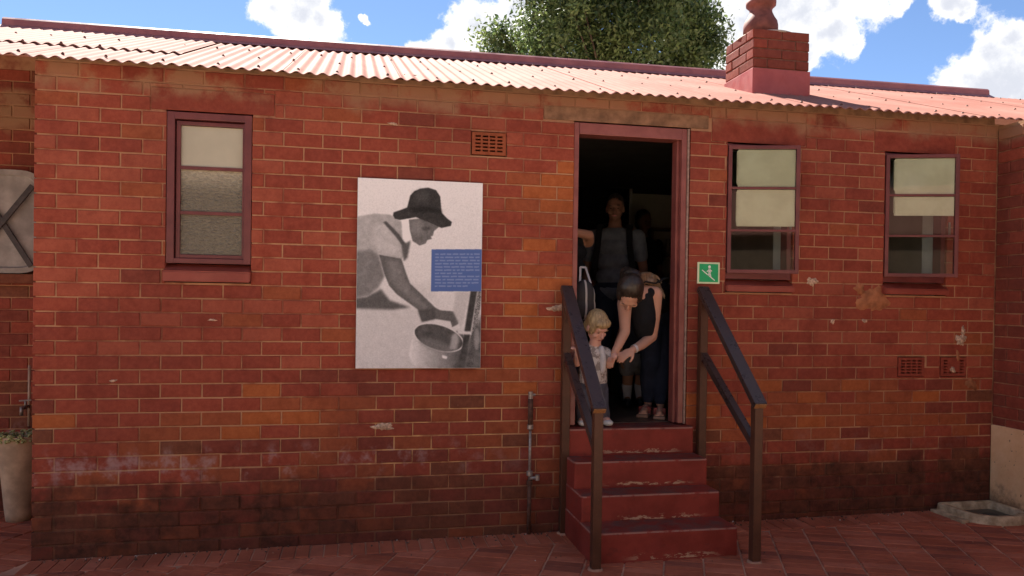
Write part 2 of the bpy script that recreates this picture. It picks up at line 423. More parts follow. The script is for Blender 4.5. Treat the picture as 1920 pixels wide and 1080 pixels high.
def paving():
    items = []
    th = rad(23.5)
    e1 = (math.cos(th), -math.sin(th)); e2 = (math.sin(th), math.cos(th))
    wS, pB, j = 0.222, 0.082, 0.010
    def P(a, b): return (a*e1[0]+b*e2[0], a*e1[1]+b*e2[1])
    for i in range(-40, 50):
        off = R_.uniform(0, pB)
        for k in range(-70, 70):
            a0, b0 = i*wS+j/2+R_.uniform(-.0015,.0015), k*pB+off+j/2+R_.uniform(-.0015,.0015)
            quad = [P(a0, b0), P(a0+wS-j, b0), P(a0+wS-j, b0+pB-j), P(a0, b0+pB-j)]
            cx = sum(q[0] for q in quad)/4; cy = sum(q[1] for q in quad)/4
            if not (-2.8 < cx < 7.8 and -3.0 < cy < 1.25): continue
            if cx > 0.06 and cy > -0.05: continue
            if cx > 0.0:
                q2 = clip_half(quad, (0, 1), -0.245)
            else:
                q2 = quad
            if len(q2) < 3: continue
            A = 0.5*abs(sum(q2[m][0]*q2[(m+1)%len(q2)][1]-q2[(m+1)%len(q2)][0]*q2[m][1] for m in range(len(q2))))
            if A < 0.0012: continue
            mi = R_.choices([0,1,2,3], [4,4,3,1.8])[0]
            items.append((q2, mi, cx, cy, A))
    x = 0.0
    while x < 6.45:
        w = 0.082
        q = [(x+.004, -.233), (x+w-.004, -.233), (x+w-.004, -.010), (x+.004, -.010)]
        items.append((q, R_.choices([0,1,2], [4,4,3])[0], x+w/2, -.12, .016)); x += w
    vis = []
    for n, it in enumerate(items):
        px, py, z = project((it[2], it[3], gz(it[2])))
        inside = z > 0 and -20 < px < 1940 and py < 1095
        if it[3] > -.25 and it[2] > 0 and 3.1 < it[2] < 4.05: inside = False
        d = (Vector((it[2], it[3], 0))-CAM).length
        vis.append((-(it[4]/d**3) if inside else 1e3-it[4], n))
    vis.sort()
    chosen = {n for v, n in vis[:300] if v < 0}
    rest = bmesh.new()
    for n, (q, mi, cx, cy, A) in enumerate(items):
        dz = R_.uniform(-.0025, .0025); tx, ty = R_.uniform(-.012,.012), R_.uniform(-.012,.012)
        if n in chosen:
            b = bmesh.new()
            prism(b, [(p[0]-cx, p[1]-cy) for p in q], lambda p: 0.009*p[0]+tx*p[0]+ty*p[1], 0.02, 0.006, 0)
            o = bm_obj('paving_brick', b, PAV[mi], pavement); o.location = (cx, cy, gz(cx)+dz)
        else:
            prism(rest, q, lambda p: gz(p[0])+dz+tx*(p[0]-cx)+ty*(p[1]-cy), 0.02, 0.006, mi)
    o = bm_obj('paving_brick_field', rest, PAV, pavement); tag(o, kind='stuff')
paving()

# ------------------------------------------------------------------ the house
EAVE_Z = lambda x: 2.842+0.006*x
TANP = math.tan(rad(20.5))
ROOF_Y0, RIDGE_Y = -0.15, 2.10
def roof_z(x, y): return EAVE_Z(x)+TANP*(y-ROOF_Y0)

house = empty('brick_house', (3.2, 0, 0))
tag(house, 'long low red brick house with a faded corrugated roof and an open doorway', 'house')
wall = None
WX0, WX1, WTOP, TH = 0.0, 6.42, 2.878, 0.235
OPEN = {  # x0, x1, z0, z1
 'win1': (0.705, 1.188, 1.61, 2.620), 'door': (3.195, 4.008, 0.0, 2.705),
 'win2': (4.278, 4.780, 1.61, 2.628), 'win3': (5.494, 6.012, 1.61, 2.628),
 'vent1': (2.516, 2.744, 2.452, 2.602), 'vent2': (5.623, 5.845, 1.022, 1.166), 'vent3': (5.974, 6.196, 1.022, 1.166),
 'lin1': (0.615, 1.318, 2.620, 2.757), 'lin2': (4.158, 4.868, 2.628, 2.790), 'lin3': (5.401, 6.070, 2.628, 2.775), 'lind': (2.985, 4.139, 2.705, 2.800),
}
def rects_minus(x0, x1, z0, z1, holes):
    xs = sorted({x0, x1, *[v for h in holes for v in h[:2] if x0 < v < x1]})
    res = []
    for a, b in zip(xs[:-1], xs[1:]):
        cuts = sorted([(h[2], h[3]) for h in holes if h[0] <= a+1e-6 and h[1] >= b-1e-6])
        z = z0
        for lo, hi in cuts:
            if lo > z+1e-6: res.append((a, b, z, min(lo, z1)))
            z = max(z, hi)
        if z < z1-1e-6: res.append((a, b, z, z1))
    return res
def slab():
    global wall
    bm = bmesh.new()
    g = 0.003
    holes = [(h[0]-g, h[1]+g, h[2]-g, h[3]+g) for k, h in OPEN.items() if k in ('win1','win2','win3','door','vent1','vent2','vent3')]
    for (a, b, c, d) in rects_minus(WX0+.012, WX1+.06, -0.3, WTOP, holes):
        add_box(bm, a, b, 0.006, TH, c, d)
    wall = bm_obj('wall', bm, MORTAR, house)
slab()

H, LB, MJ = 0.0845, 0.22845, 0.0084
def brick_mesh(name, w, h, d, mats=None, jit=0.0017, ch=0.0042, rr=R_):
    """front face at y=0 of local space, body going to +y"""
    def J(): return rr.uniform(-jit, jit)
    v = []
    for (sx, sz) in ((-1,-1),(1,-1),(1,1),(-1,1)):
        v.append((sx*(w/2-ch)+J(), J()*0.8, sz*(h/2-ch)+J()))
    for (sx, sz) in ((-1,-1),(1,-1),(1,1),(-1,1)):
        v.append((sx*w/2, ch*0.9, sz*h/2))
    for (sx, sz) in ((-1,-1),(1,-1),(1,1),(-1,1)):
        v.append((sx*w/2, d, sz*h/2))
    f = [(0,1,2,3)]
    for k in range(4):
        n = (k+1) % 4
        f.append((k, k+4, n+4, n)); f.append((k+4, k+8, n+8, n+4))
    return v, f
_bcache = {}
def shared_brick(w, h, d, var):
    key = (round(w, 3), round(h, 3), round(d, 3), var)
    if key not in _bcache:
        v, f = brick_mesh('brick', w, h, d)
        me = bpy.data.meshes.new('brick'); me.from_pydata(v, [], f); me.materials.append(BRM[0]); me.update()
        _bcache[key] = me
    return _bcache[key]
def place_brick(parent, M, w, h, d, mat):
    o = bpy.data.objects.new('brick', shared_brick(w, h, d, R_.randrange(5))); COL.objects.link(o)
    o.parent = parent
    o.matrix_parent_inverse = world_of(parent).inverted()
    o.matrix_basis = M
    o.material_slots[0].link = 'OBJECT'; o.material_slots[0].material = mat
    return o
class Field:
    """collects the bricks that are joined into one piece"""
    def __init__(s): s.v, s.f, s.m = [], [], []
    def add(s, M, w, h, d, mi):
        v, f = brick_mesh('', w, h, d); n = len(s.v)
        s.v += [tuple(M @ Vector(p)) for p in v]; s.f += [tuple(i+n for i in q) for q in f]; s.m += [mi]*len(f)
    def build(s, name, parent):
        if not s.v: return None
        me = bpy.data.meshes.new(name); me.from_pydata(s.v, [], s.f)
        for m in BRM: me.materials.append(m)
        me.polygons.foreach_set('material_index', s.m); me.update()
        o = link(name, me, parent); tag(o, kind='stuff'); return o
def brick_class(x, z):
    z -= gz(x)
    near_door = 2.85 < x < 3.2 and 0.9 < z < 2.45
    if near_door: return R_.choices(['orange','rust','red_c','red_a'], [5,4,3,3])[0]
    if z > 1.05: return R_.choices(['red_a','red_b','red_c','wine','rust'], [10,6,6,0.35,0.9])[0]
    if z > 0.86: return R_.choices(['red_a','red_b','rust','orange','wine'], [7,5,3,1.2,2])[0]
    if z > 0.56: return R_.choices(['red_a','rust','orange','wine','umber','red_b'], [4,7,2.6,1.3,0.9,3])[0]
    if z > 0.36: return R_.choices(['red_b','wine','rust','umber','red_a'], [5,2,4,1.5,4])[0]
    return R_.choices(['umber','rust','wine','red_b'], [5,3,3,2])[0]
def layout():
    holes = list(OPEN.values())
    out = []
    for row in range(-15, 20):
        z0 = 1.26+row*H+MJ/2; z1 = z0+H-MJ
        z1 = min(z1, WTOP)
        half = (row % 2 == 1)
        segs = []
        def course(xa, xb, ph):
            x = xa; edges = [xa]
            k = math.floor((xa-ph)/LB)+1
            while ph+k*LB < xb-0.055:
                if ph+k*LB > xa+0.055: edges.append(ph+k*LB+R_.uniform(-.004,.004))
                k += 1
            edges.append(xb)
            return list(zip(edges[:-1], edges[1:]))
        phL = LB/2 if half else 0.0
        phR = 0.035+(0 if half else LB/2)
        segs += course(WX0, 3.195, phL)
        segs += course(4.008, WX1+0.0, phR)
        if z0 > 2.705: segs += course(3.195, 4.008, phL)
        for (a, b) in segs:
            a2 = a+(MJ/2 if a > WX0 and abs(a-4.008) > .001 else 0); b2 = b-(MJ/2 if b < WX1 and abs(b-3.195) > .001 else 0)
            pieces = rects_minus(a2, b2, z0, z1, [h for h in holes if h[1] > a2 and h[0] < b2])
            # merge x-neighbours having equal z span
            pieces.sort(key=lambda p: (p[2], p[3], p[0])); merged = []
            for p in pieces:
                if merged and abs(merged[-1][1]-p[0]) < 1e-5 and abs(merged[-1][2]-p[2]) < 1e-5 and abs(merged[-1][3]-p[3]) < 1e-5:
                    merged[-1] = (merged[-1][0], p[1], p[2], p[3])
                else: merged.append(p)
            cls = brick_class((a+b)/2, (z0+z1)/2)
            for p in merged:
                if p[1]-p[0] > 0.012 and p[3]-p[2] > 0.010: out.append((*p, cls))
    return out
def lay_wall():
    bl = layout()
    steps_hide = lambda x, z: 3.15 < x < 4.0 and z < 0.68
    order = []
    for n, b in enumerate(bl):
        c = Vector(((b[0]+b[1])/2, 0, (b[2]+b[3])/2)); px, py, z = project(c)
        hid = steps_hide(c.x, c.z) or (1.80 < b[0] and b[1] < 2.60 and b[2] > 1.09 and b[3] < 2.28) or c.z > 2.80
        order.append((1 if hid else 0, -((b[1]-b[0])*(b[3]-b[2]))/(c-CAM).length**3, n))
    order.sort()
    pick = {n for _, _, n in order[:262]}
    F = Field()
    for n, (a, b, c, d, cls) in enumerate(bl):
        y = R_.uniform(-.0022, .0018)
        cx, cz = (a+b)/2, (c+d)/2
        low = cz-gz(cx) < 0.6
        if low: y += R_.uniform(-.002, .004)
        M = Matrix.Translation((cx, y, cz+R_.uniform(-.0012,.0012))) @ Euler((R_.uniform(-.014,.014)*(2 if low else 1), R_.uniform(-.004,.004)*(2 if low else 1), R_.uniform(-.006,.006))).to_matrix().to_4x4()
        dep = 0.11 if (any(abs(a-h[1]) < .004 or abs(b-h[0]) < .004 for h in OPEN.values()) or a < .01) else 0.03
        if n in pick: place_brick(wall, M, b-a, d-c, dep, BR[cls])
        else: F.add(M, b-a, d-c, dep, BRN.index(cls))
    F.build('brick_field', wall)
lay_wall()
# lintels and patches
LINTAN = simple('tan smeared lintel', (0.23, 0.125, 0.072), 0.85, 0.35, 9, 0.4, 0.2)
for k in ('lin1', 'lin2', 'lin3', 'lind'):
    a, b, c, d = OPEN[k]
    box('lintel', a+.004, b-.004, -0.0005, 0.20, c+.003, d-.004, BR['red_b'] if k != 'lind' else LINTAN, house, 0.006)
PLASTER = simple('tan plaster', (0.33, 0.125, 0.058), 0.85, 0.35, 10, 0.4, 0.2)
LIME = simple('pale mortar splash', (0.46, 0.31, 0.22), 0.85, 0.45, 60, 0.5, 0.2)
def patch(cx, cz, rx, rz, m, seed, lobes=18, th=0.003, rough=0.6):
    rr = random.Random(seed); bm = bmesh.new()
    ph = [rr.uniform(0, 6.28) for _ in range(5)]
    pts = []
    for k in range(lobes*2):
        a = k/(lobes*2)*2*math.pi
        s = 1+rough*(0.5*math.sin(2*a+ph[0])+0.4*math.sin(3*a+ph[1])+0.35*math.sin(5*a+ph[2])+0.3*math.sin(9*a+ph[3]))*0.6
        pts.append((cx+rx*s*math.cos(a), cz+rz*s*math.sin(a)))
    out = [bm.verts.new((x, 0.004, z)) for x, z in pts]
    mid = [bm.verts.new((cx+(x-cx)*.9, -th, cz+(z-cz)*.9)) for x, z in pts]
    cen = bm.verts.new((cx, -th-.002, cz))
    n = len(pts)
    for k in range(n):
        bm.faces.new((out[k], out[(k+1) % n], mid[(k+1) % n], mid[k])); bm.faces.new((mid[k], mid[(k+1) % n], cen))
    bmesh.ops.recalc_face_normals(bm, faces=bm.faces)
    return bm_obj('mortar_patch', bm, m, house, True)
def wp(x, y, Y0=0.0):          # pixel of the survey photo -> point of the plane Y=Y0
    d = ray(x, y); t = (Y0-CAM.y)/d.y; return CAM+d*t
for (x, y, rx, ry, m, sd) in [(1637, 562, 30, 26, PLASTER, 3), (1612, 542, 12, 10, PLASTER, 5), (1523, 528, 10, 9, LIME, 4), (1561, 603, 5, 4, LIME, 6), (1621, 602, 5, 4, LIME, 7),
                              (1802, 637, 10, 12, LIME, 8), (1806, 620, 4, 9, LIME, 9), (1796, 668, 4, 10, PLASTER, 10), (1821, 720, 12, 11, PLASTER, 11), (1786, 693, 6, 6, LIME, 12),
                              (719, 800, 18, 8, LIME, 13), (1043, 578, 16, 7, LIME, 14), (212, 714, 7, 2.5, LIME, 15), (398, 600, 7, 2.5, LIME, 16), (737, 232, 9, 2.5, LIME, 17), (873, 570, 5, 4, LIME, 18)]:
    p = wp(x, y); s = (p-CAM).dot(CW)/FPX
    patch(p.x, p.z, rx*s, ry*s, m, sd)
def air_brick(k):
    a, b, c, d = OPEN[k]
    root = empty('air_brick', ((a+b)/2, 0, (c+d)/2), house)
    bm = bmesh.new()
    nx, nz = 4, 5
    mx, mz = 0.020, 0.018
    cw = (b-a-2*mx)/nx; chh = (d-c-2*mz)/nz
    g = 0.012; gzv = 0.011
    holes = [] if k == '' else [(a+mx+i*cw+g/2, a+mx+(i+1)*cw-g/2, c+mz+j*chh+gzv/2, c+mz+(j+1)*chh-gzv/2) for i in range(nx) for j in range(nz) if not (k == 'vent3' and i in (1, 2) and j > 0)]
    for (x0, x1, z0, z1) in rects_minus(a+.004, b-.004, c+.004, d-.004, holes): add_box(bm, x0, x1, -0.003, 0.03, z0, z1)
    bm_obj('grille', bm, BR['rust'] if k == 'vent1' else BR['red_b'], root)
    box('duct', a-.006, b+.006, 0.20, 0.232, c+.006, d-.006, INDARK, root)
for k in ('vent1', 'vent2', 'vent3'): air_brick(k)

# ---- windows
def glass_mat():
    m = bpy.data.materials.new('window glass'); m.use_nodes = True; nt = m.node_tree; nt.nodes.clear()
    o = nt.nodes.new('ShaderNodeOutputMaterial'); mx = nt.nodes.new('ShaderNodeMixShader')
    tr = nt.nodes.new('ShaderNodeBsdfTransparent'); tr.inputs[0].default_value = (0.86, 0.89, 0.87, 1)
    gl = nt.nodes.new('ShaderNodeBsdfGlossy'); gl.inputs['Roughness'].default_value = 0.03
    fr = nt.nodes.new('ShaderNodeFresnel'); fr.inputs[0].default_value = 1.33
    nt.links.new(fr.outputs[0], mx.inputs[0]); nt.links.new(tr.outputs[0], mx.inputs[1]); nt.links.new(gl.outputs[0], mx.inputs[2]); nt.links.new(mx.outputs[0], o.inputs[0])
    return m
GLASS = glass_mat()
def frosted(name, lo, hi):
    t = NT(name); x, y, z = t.sep(t.pos())
    mp = t.N.new('ShaderNodeMapping'); mp.inputs['Scale'].default_value = (1, 1, 1.6); t.L.new(t.pos(), mp.inputs[0])
    n = t.noise(46, 2, 0.5, mp.outputs[0], 0.6)
    col = t.mix(t.ramp(z, 2.12, 2.31), lo, hi)           # the blind behind ends part way down
    t.color(t.mix(t.ramp(n, 0.35, 0.65, 0, 0.35), col, tuple(v*.55 for v in lo))); t.rough(0.22); t.spec(0.5)
    t.bump(n, 0.8, 0.012)
    return t.m
FROST = frosted('hammered obscure glass', (0.150, 0.128, 0.088), (0.42, 0.37, 0.265))
BLIND = simple('cream blind behind glass', (0.44, 0.41, 0.31), 0.35, 0.06, 4, 0.02, 0.5)
def film_mat():
    t = NT('cream film on the glass')
    x, y, z = t.sep(t.pos())
    n = t.noise(5, 5, 0.65); 
    col = t.mix(t.ramp(n, 0.35, 0.65), (0.72, 0.66, 0.50), (0.82, 0.77, 0.60))
    t.color(col); t.rough(0.3); t.spec(0.5); return t.m
FILM = film_mat()
def frame_bm(x0, x1, z0, z1, w, y0, y1, bars=(), bw=0.022, wb=None, M=None, bev=0.003):
    bm = bmesh.new(); wb = wb or w
    add_box(bm, x0, x0+w, y0, y1, z0, z1, M, bev); add_box(bm, x1-w, x1, y0, y1, z0, z1, M, bev)
    add_box(bm, x0+w-.001, x1-w+.001, y0+.001, y1-.001, z1-w, z1-.001, M, bev); add_box(bm, x0+w-.001, x1-w+.001, y0+.001, y1-.001, z0+.001, z0+wb, M, bev)
    for zb in bars: add_box(bm, x0+w-.001, x1-w+.001, y0+.003, y1-.004, zb-bw/2, zb+bw/2, M, 0.002)
    return bm
def sill(root, x0, x1, z0, z1):
    bm = bmesh.new()
    # block with a sloping top, proud of the wall
    pts = [(-0.035, z0), (-0.035, z1-.048), (0.07, z1), (0.07, z0)]
    A = [bm.verts.new((x0-.012, y, z)) for y, z in pts]; B = [bm.verts.new((x1+.004, y, z)) for y, z in pts]
    n = 4
    for k in range(n): bm.faces.new((A[k], A[(k+1) % n], B[(k+1) % n], B[k]))
    bm.faces.new(list(reversed(A))); bm.faces.new(B)
    bmesh.ops.recalc_face_normals(bm, faces=bm.faces)
    bmesh.ops.bevel(bm, geom=list(bm.edges), offset=0.006, segments=2, affect='EDGES')
    bm_obj('sill', bm, SILLP, root)
def window_closed():
    a, b, c, d = OPEN['win1']
    root = empty('window', ((a+b)/2, 0, c), house); root['label'] = 'closed window with obscure glass at the left end'
    sill(root, a+.004, b-.004, c+.003, 1.722)
    bm_obj('frame', frame_bm(a+.003, b-.003, 1.722, d-.003, 0.042, 0.004, 0.105, wb=0.03), FRAME, root)
    x0, x1, z0, z1 = a+.055, b-.034, 1.752, d-.052
    h = (z1-z0)/3
    bars = (z0+h, z0+2*h-.004)
    bm_obj('sash', frame_bm(x0-.004, x1, z0, z1, 0.024, 0.022, 0.060, bars, 0.02), FRAME, root)
    zs = [z0+.02, bars[0], bars[1], z1-.02]
    for k in range(3):
        box('pane', x0+.016, x1-.02, 0.040, 0.046, zs[k]+.006, zs[k+1]-.006, FROST if k < 2 else BLIND, root)
    box('lining', a-.10, b+.10, TH+.02, TH+.05, c-.1, d+.1, INDARK, root)
window_closed()
def window_open(key, ang, film_frac, label):
    a, b, c, d = OPEN[key]
    root = empty('window', ((a+b)/2, 0, c), house); root['label'] = label
    sill(root, a+.004, b-.004, c+.003, 1.700)
    bm_obj('frame', frame_bm(a+.003, b-.003, 1.700, d-.003, 0.034, 0.018, 0.10, wb=0.045), FRAME, root)
    bm = bmesh.new()      # white plastered inner reveal
    add_box(bm, a-.002, a+.012, 0.102, TH+.004, 1.70, d); add_box(bm, b-.012, b+.002, 0.102, TH+.004, 1.70, d)
    add_box(bm, a+.013, b-.013, 0.102, TH+.004, d-.010, d+.002); add_box(bm, a+.013, b-.013, 0.102, TH+.004, c, 1.72)
    bm_obj('reveal', bm, WHITEWALL, root)
    wS = b-a-.022; hx = a+.012
    z0, z1 = 1.738, d-.020
    M = Matrix.Translation((hx, 0.022, 0)) @ Matrix.Rotation(-ang, 4, 'Z')
    hh = (z1-z0)/3
    bars = (z0+hh+.002, z0+2*hh)
    bm_obj('sash', frame_bm(0, wS, z0, z1, 0.026, -0.030, 0.0, bars, 0.016, M=M), FRAME, root)
    zs = [z0+.022, bars[0], bars[1], z1-.022]
    for k in range(3):
        box('pane', 0.020, wS-.020, -0.017, -0.013, zs[k]+.004, zs[k+1]-.004, GLASS, root, M=M)
    # cream film taped inside the upper panes, its left edge torn
    def film(zb, zt):
        bm = bmesh.new(); rr = random.Random(int(zb*1000))
        pts = []; n = 9
        for k in range(n+1):
            z = zb+(zt-zb)*k/n
            pts.append((0.066+rr.uniform(-.004,.004), z))
            if 0 < k < n: pts.append((0.058, z+.006))
        L_ = [(x, z) for x, z in pts]
        poly = [(wS-.028, zb), (wS-.028, zt)] + list(reversed(L_))
        f0 = [bm.verts.new((M @ Vector((x, -.011, z)))) for x, z in poly]; f1 = [bm.verts.new((M @ Vector((x, -.0095, z)))) for x, z in poly]
        bm.faces.new(f0); bm.faces.new(list(reversed(f1)))
        for k in range(len(poly)): bm.faces.new((f0[k], f0[(k+1) % len(poly)], f1[(k+1) % len(poly)], f1[k]))
        bmesh.ops.triangulate(bm, faces=[f for f in bm.faces if len(f.verts) > 4])
        bmesh.ops.recalc_face_normals(bm, faces=bm.faces)
        bm_obj('film', bm, FILM, root)
    film(zs[2]+.006, zs[3]-.006); film(zs[1]+(zs[2]-zs[1])*film_frac, zs[2]-.010)
    bm = bmesh.new(); bar_bm(bm, M @ Vector((wS-.05, .004, zs[1]-.01)), M @ Vector((wS-.05, .004, zs[1]+.10)), .014, .012, (0,1,0))
    bm_obj('stay', bm, simple('dull metal', (0.35, 0.32, 0.30), 0.4, 0.2, 30, 0.1, 0.5, 0.8), root)
window_open('win2', rad(15), 0.10, 'open casement beside the green sign')
window_open('win3', rad(18), 0.50, 'open casement farthest right')

# ---- doorway
a, b, c, d = OPEN['door']
FLOOR = 0.715
df = empty('door_frame', ((a+b)/2, 0, FLOOR), house)
bm = bmesh.new(); add_box(bm, a+.002, a+.036, 0.012, 0.13, FLOOR, d-.002, None, .004); bm_obj('jamb', bm, DOORP, df)
bm = bmesh.new(); add_box(bm, b-.058, b-.020, 0.012, 0.13, FLOOR, d-.002, None, .004); add_box(bm, b-.078, b-.0585, 0.050, 0.128, FLOOR, d-.078, None, .003); bm_obj('jamb', bm, DOORP, df)
bm = bmesh.new(); add_box(bm, a+.037, b-.059, 0.010, 0.128, d-.078, d-.003, None, .004); bm_obj('head', bm, DOORP, df)
CEM = simple('cement edge', (0.30, 0.20, 0.16), 0.85, 0.3, 30, 0.3, 0.2)
box('cement_fillet', b-.0195, b-.008, 0.002, 0.08, FLOOR, d-.003, CEM, df)
# interior
room = empty('interior', (4, 2, FLOOR), house)
box('floor', 2.2, 6.38, 0.131, 4.2, FLOOR-.10, FLOOR-.004, INFLOOR, room)
box('back_wall', 2.2, 6.38, 4.2, 4.3, FLOOR-.1, 3.0, INNER, room)
box('partition', 2.1, 2.2, TH+.002, 4.3, FLOOR-.1, 3.0, INNER, room)
box('partition', 6.30, 6.38, TH+.002, 4.2, FLOOR-.1, 3.0, INNER, room)
box('ceiling', 0.02, 6.42, TH-.05, 4.3, 2.879, 2.89, INDARK, room)
bm = bmesh.new()
for (x0, x1, z0, z1) in rects_minus(2.2, 6.3, FLOOR-.004, 2.878, [(OPEN[k][0]-.002, OPEN[k][1]+.002, (1.70 if k != 'door' else 0), OPEN[k][3]) for k in ('door','win2','win3')]):
    add_box(bm, x0, x1, TH+.001, TH+.012, z0, z1)
bm_obj('plaster', bm, INNER, room)
bm = bmesh.new(); add_box(bm, 0.02, 0.12, TH, 4.3, -.2, 2.893); add_box(bm, 0.02, 6.42, 4.31, 4.42, -.2, 2.893); add_box(bm, 6.385, 6.45, 0.24, 4.3, -.2, 2.893)
bm_obj('outer_wall', bm, BR['red_b'], house)

# ---- roof of corrugated sheets
CHX0, CHX1 = 4.782, 5.258
roof = empty('roof', (3, 1, 2.85), house)
def sheet(x0, n, y0, y1, lift=0.0, name='roof_sheet', back=False):
    pt = 0.0762; seg = 10; bm = bmesh.new()
    ys = [y0, y0+.03, (y0+y1)/2, y1]
    tops, bots = [], []
    for y in ys:
        rt, rb = [], []
        for k in range(n*seg+1):
            x = x0+k*pt/seg
            z = (roof_z(x, y) if not back else roof_z(x, 2*RIDGE_Y-y))+0.0080*math.cos(2*math.pi*(x/pt))+lift
            rt.append(bm.verts.new((x, y, z))); rb.append(bm.verts.new((x, y+.0005, z-.0022)))
        tops.append(rt); bots.append(rb)
    for A, B in zip(tops[:-1], tops[1:]):
        for k in range(n*seg): bm.faces.new((A[k], A[k+1], B[k+1], B[k]))
    for A, B in zip(bots[:-1], bots[1:]):
        for k in range(n*seg): bm.faces.new((A[k], B[k], B[k+1], A[k+1]))
    for k in range(n*seg):
        bm.faces.new((tops[0][k], bots[0][k], bots[0][k+1], tops[0][k+1]))
    for A, B in ((tops, bots),):
        for i in range(len(ys)-1):
            bm.faces.new((A[i][0], A[i+1][0], B[i+1][0], B[i][0])); bm.faces.new((A[i][-1], B[i][-1], B[i+1][-1], A[i+1][-1]))
    o = bm_obj(name, bm, ROOF, roof, True)
    return o
x = -2.74; i = 0
while x < 9.2:
    n = 9
    dz = R_.uniform(-.0015, .0015)+(0.003 if i % 2 else 0.0)
    yj = ROOF_Y0+R_.uniform(-.008, .008)
    if x < 0.3:
        sheet(x, n, yj, 0.75, dz); sheet(x-.01, n, 0.60, RIDGE_Y, dz+.012)
    else:
        sheet(x, n, yj, RIDGE_Y, dz)
    x += n*0.0762; i += 1
bm = bmesh.new()
q = [bm.verts.new(v) for v in ((-2.74, RIDGE_Y+.002, roof_z(-2.74, RIDGE_Y)), (9.2, RIDGE_Y+.002, roof_z(9.2, RIDGE_Y)), (9.2, 4.5, roof_z(9.2, 2*RIDGE_Y-4.5)), (-2.74, 4.5, roof_z(-2.74, 2*RIDGE_Y-4.5)))]
bm.faces.new(q); bm_obj('rear_slope', bm, ROOF, roof)
SM = []
for y in (-.03, .62, 1.30, 1.96):
    x = -2.74+.0762*R_.choice((0, 1))
    while x < 9.1:
        zc = roof_z(x, y)+.0080+(.012 if x < .3 and y > .6 else .002)
        if not (CHX0-.05 < x < CHX1+.05 and .5 < y < 1.15):
            SM.append(Matrix.Translation((x, y+R_.uniform(-.01,.01), zc+.004)))
        x += .0762*R_.choice((3, 3, 4))
o = scatter_mesh('roof_screw', (lambda b: bmesh.ops.create_cone(b, cap_ends=True, segments=7, radius1=.011, radius2=.005, depth=.010), SM, [0]*len(SM)), [simple('rusty screw', (0.16, 0.07, 0.045), 0.7, 0.3, 40)], roof); tag(o, kind='stuff')
# ridge cap: shaded fascia, roll and flanges
def ridge(x0, x1):
    bm = bmesh.new(); prof = [(-.13, -.034), (-.055, .012), (-.050, .060), (-.030, .078), (0, .084), (.03, .078), (.05, .05), (.14, -.02)]
    rows = []
    for xx in (x0, x1):
        rows.append([bm.verts.new((xx, RIDGE_Y+y, roof_z(xx, RIDGE_Y)+z)) for y, z in prof])
    for k in range(len(prof)-1): bm.faces.new((rows[0][k], rows[1][k], rows[1][k+1], rows[0][k+1]))
    bm.faces.new(rows[0]); bm.faces.new(list(reversed(rows[1])))
    bmesh.ops.recalc_face_normals(bm, faces=bm.faces)
    bm_obj('ridge_cap', bm, RIDGE, roof)
xr = -1.0
while xr < 8.2:
    ridge(xr, min(xr+1.83, 8.25)); xr += 1.83
# rafters' ends and wall plate in the shade of the eaves

# plastered strip closing the wall head up to the sheets
bm = bmesh.new(); rows_ = []
for xx in (0.004, 6.40):
    rows_.append([bm.verts.new(p) for p in ((xx, .0045, 2.870), (xx, .0045, roof_z(xx, .0045)-.014), (xx, .20, roof_z(xx, .20)-.014), (xx, .20, 2.870))])
for k in range(4): bm.faces.new((rows_[0][k], rows_[1][k], rows_[1][(k+1) % 4], rows_[0][(k+1) % 4]))
bm.faces.new(rows_[0]); bm.faces.new(list(reversed(rows_[1]))); bmesh.ops.recalc_face_normals(bm, faces=bm.faces)
bm_obj('wall_head', bm, LINTAN, house)
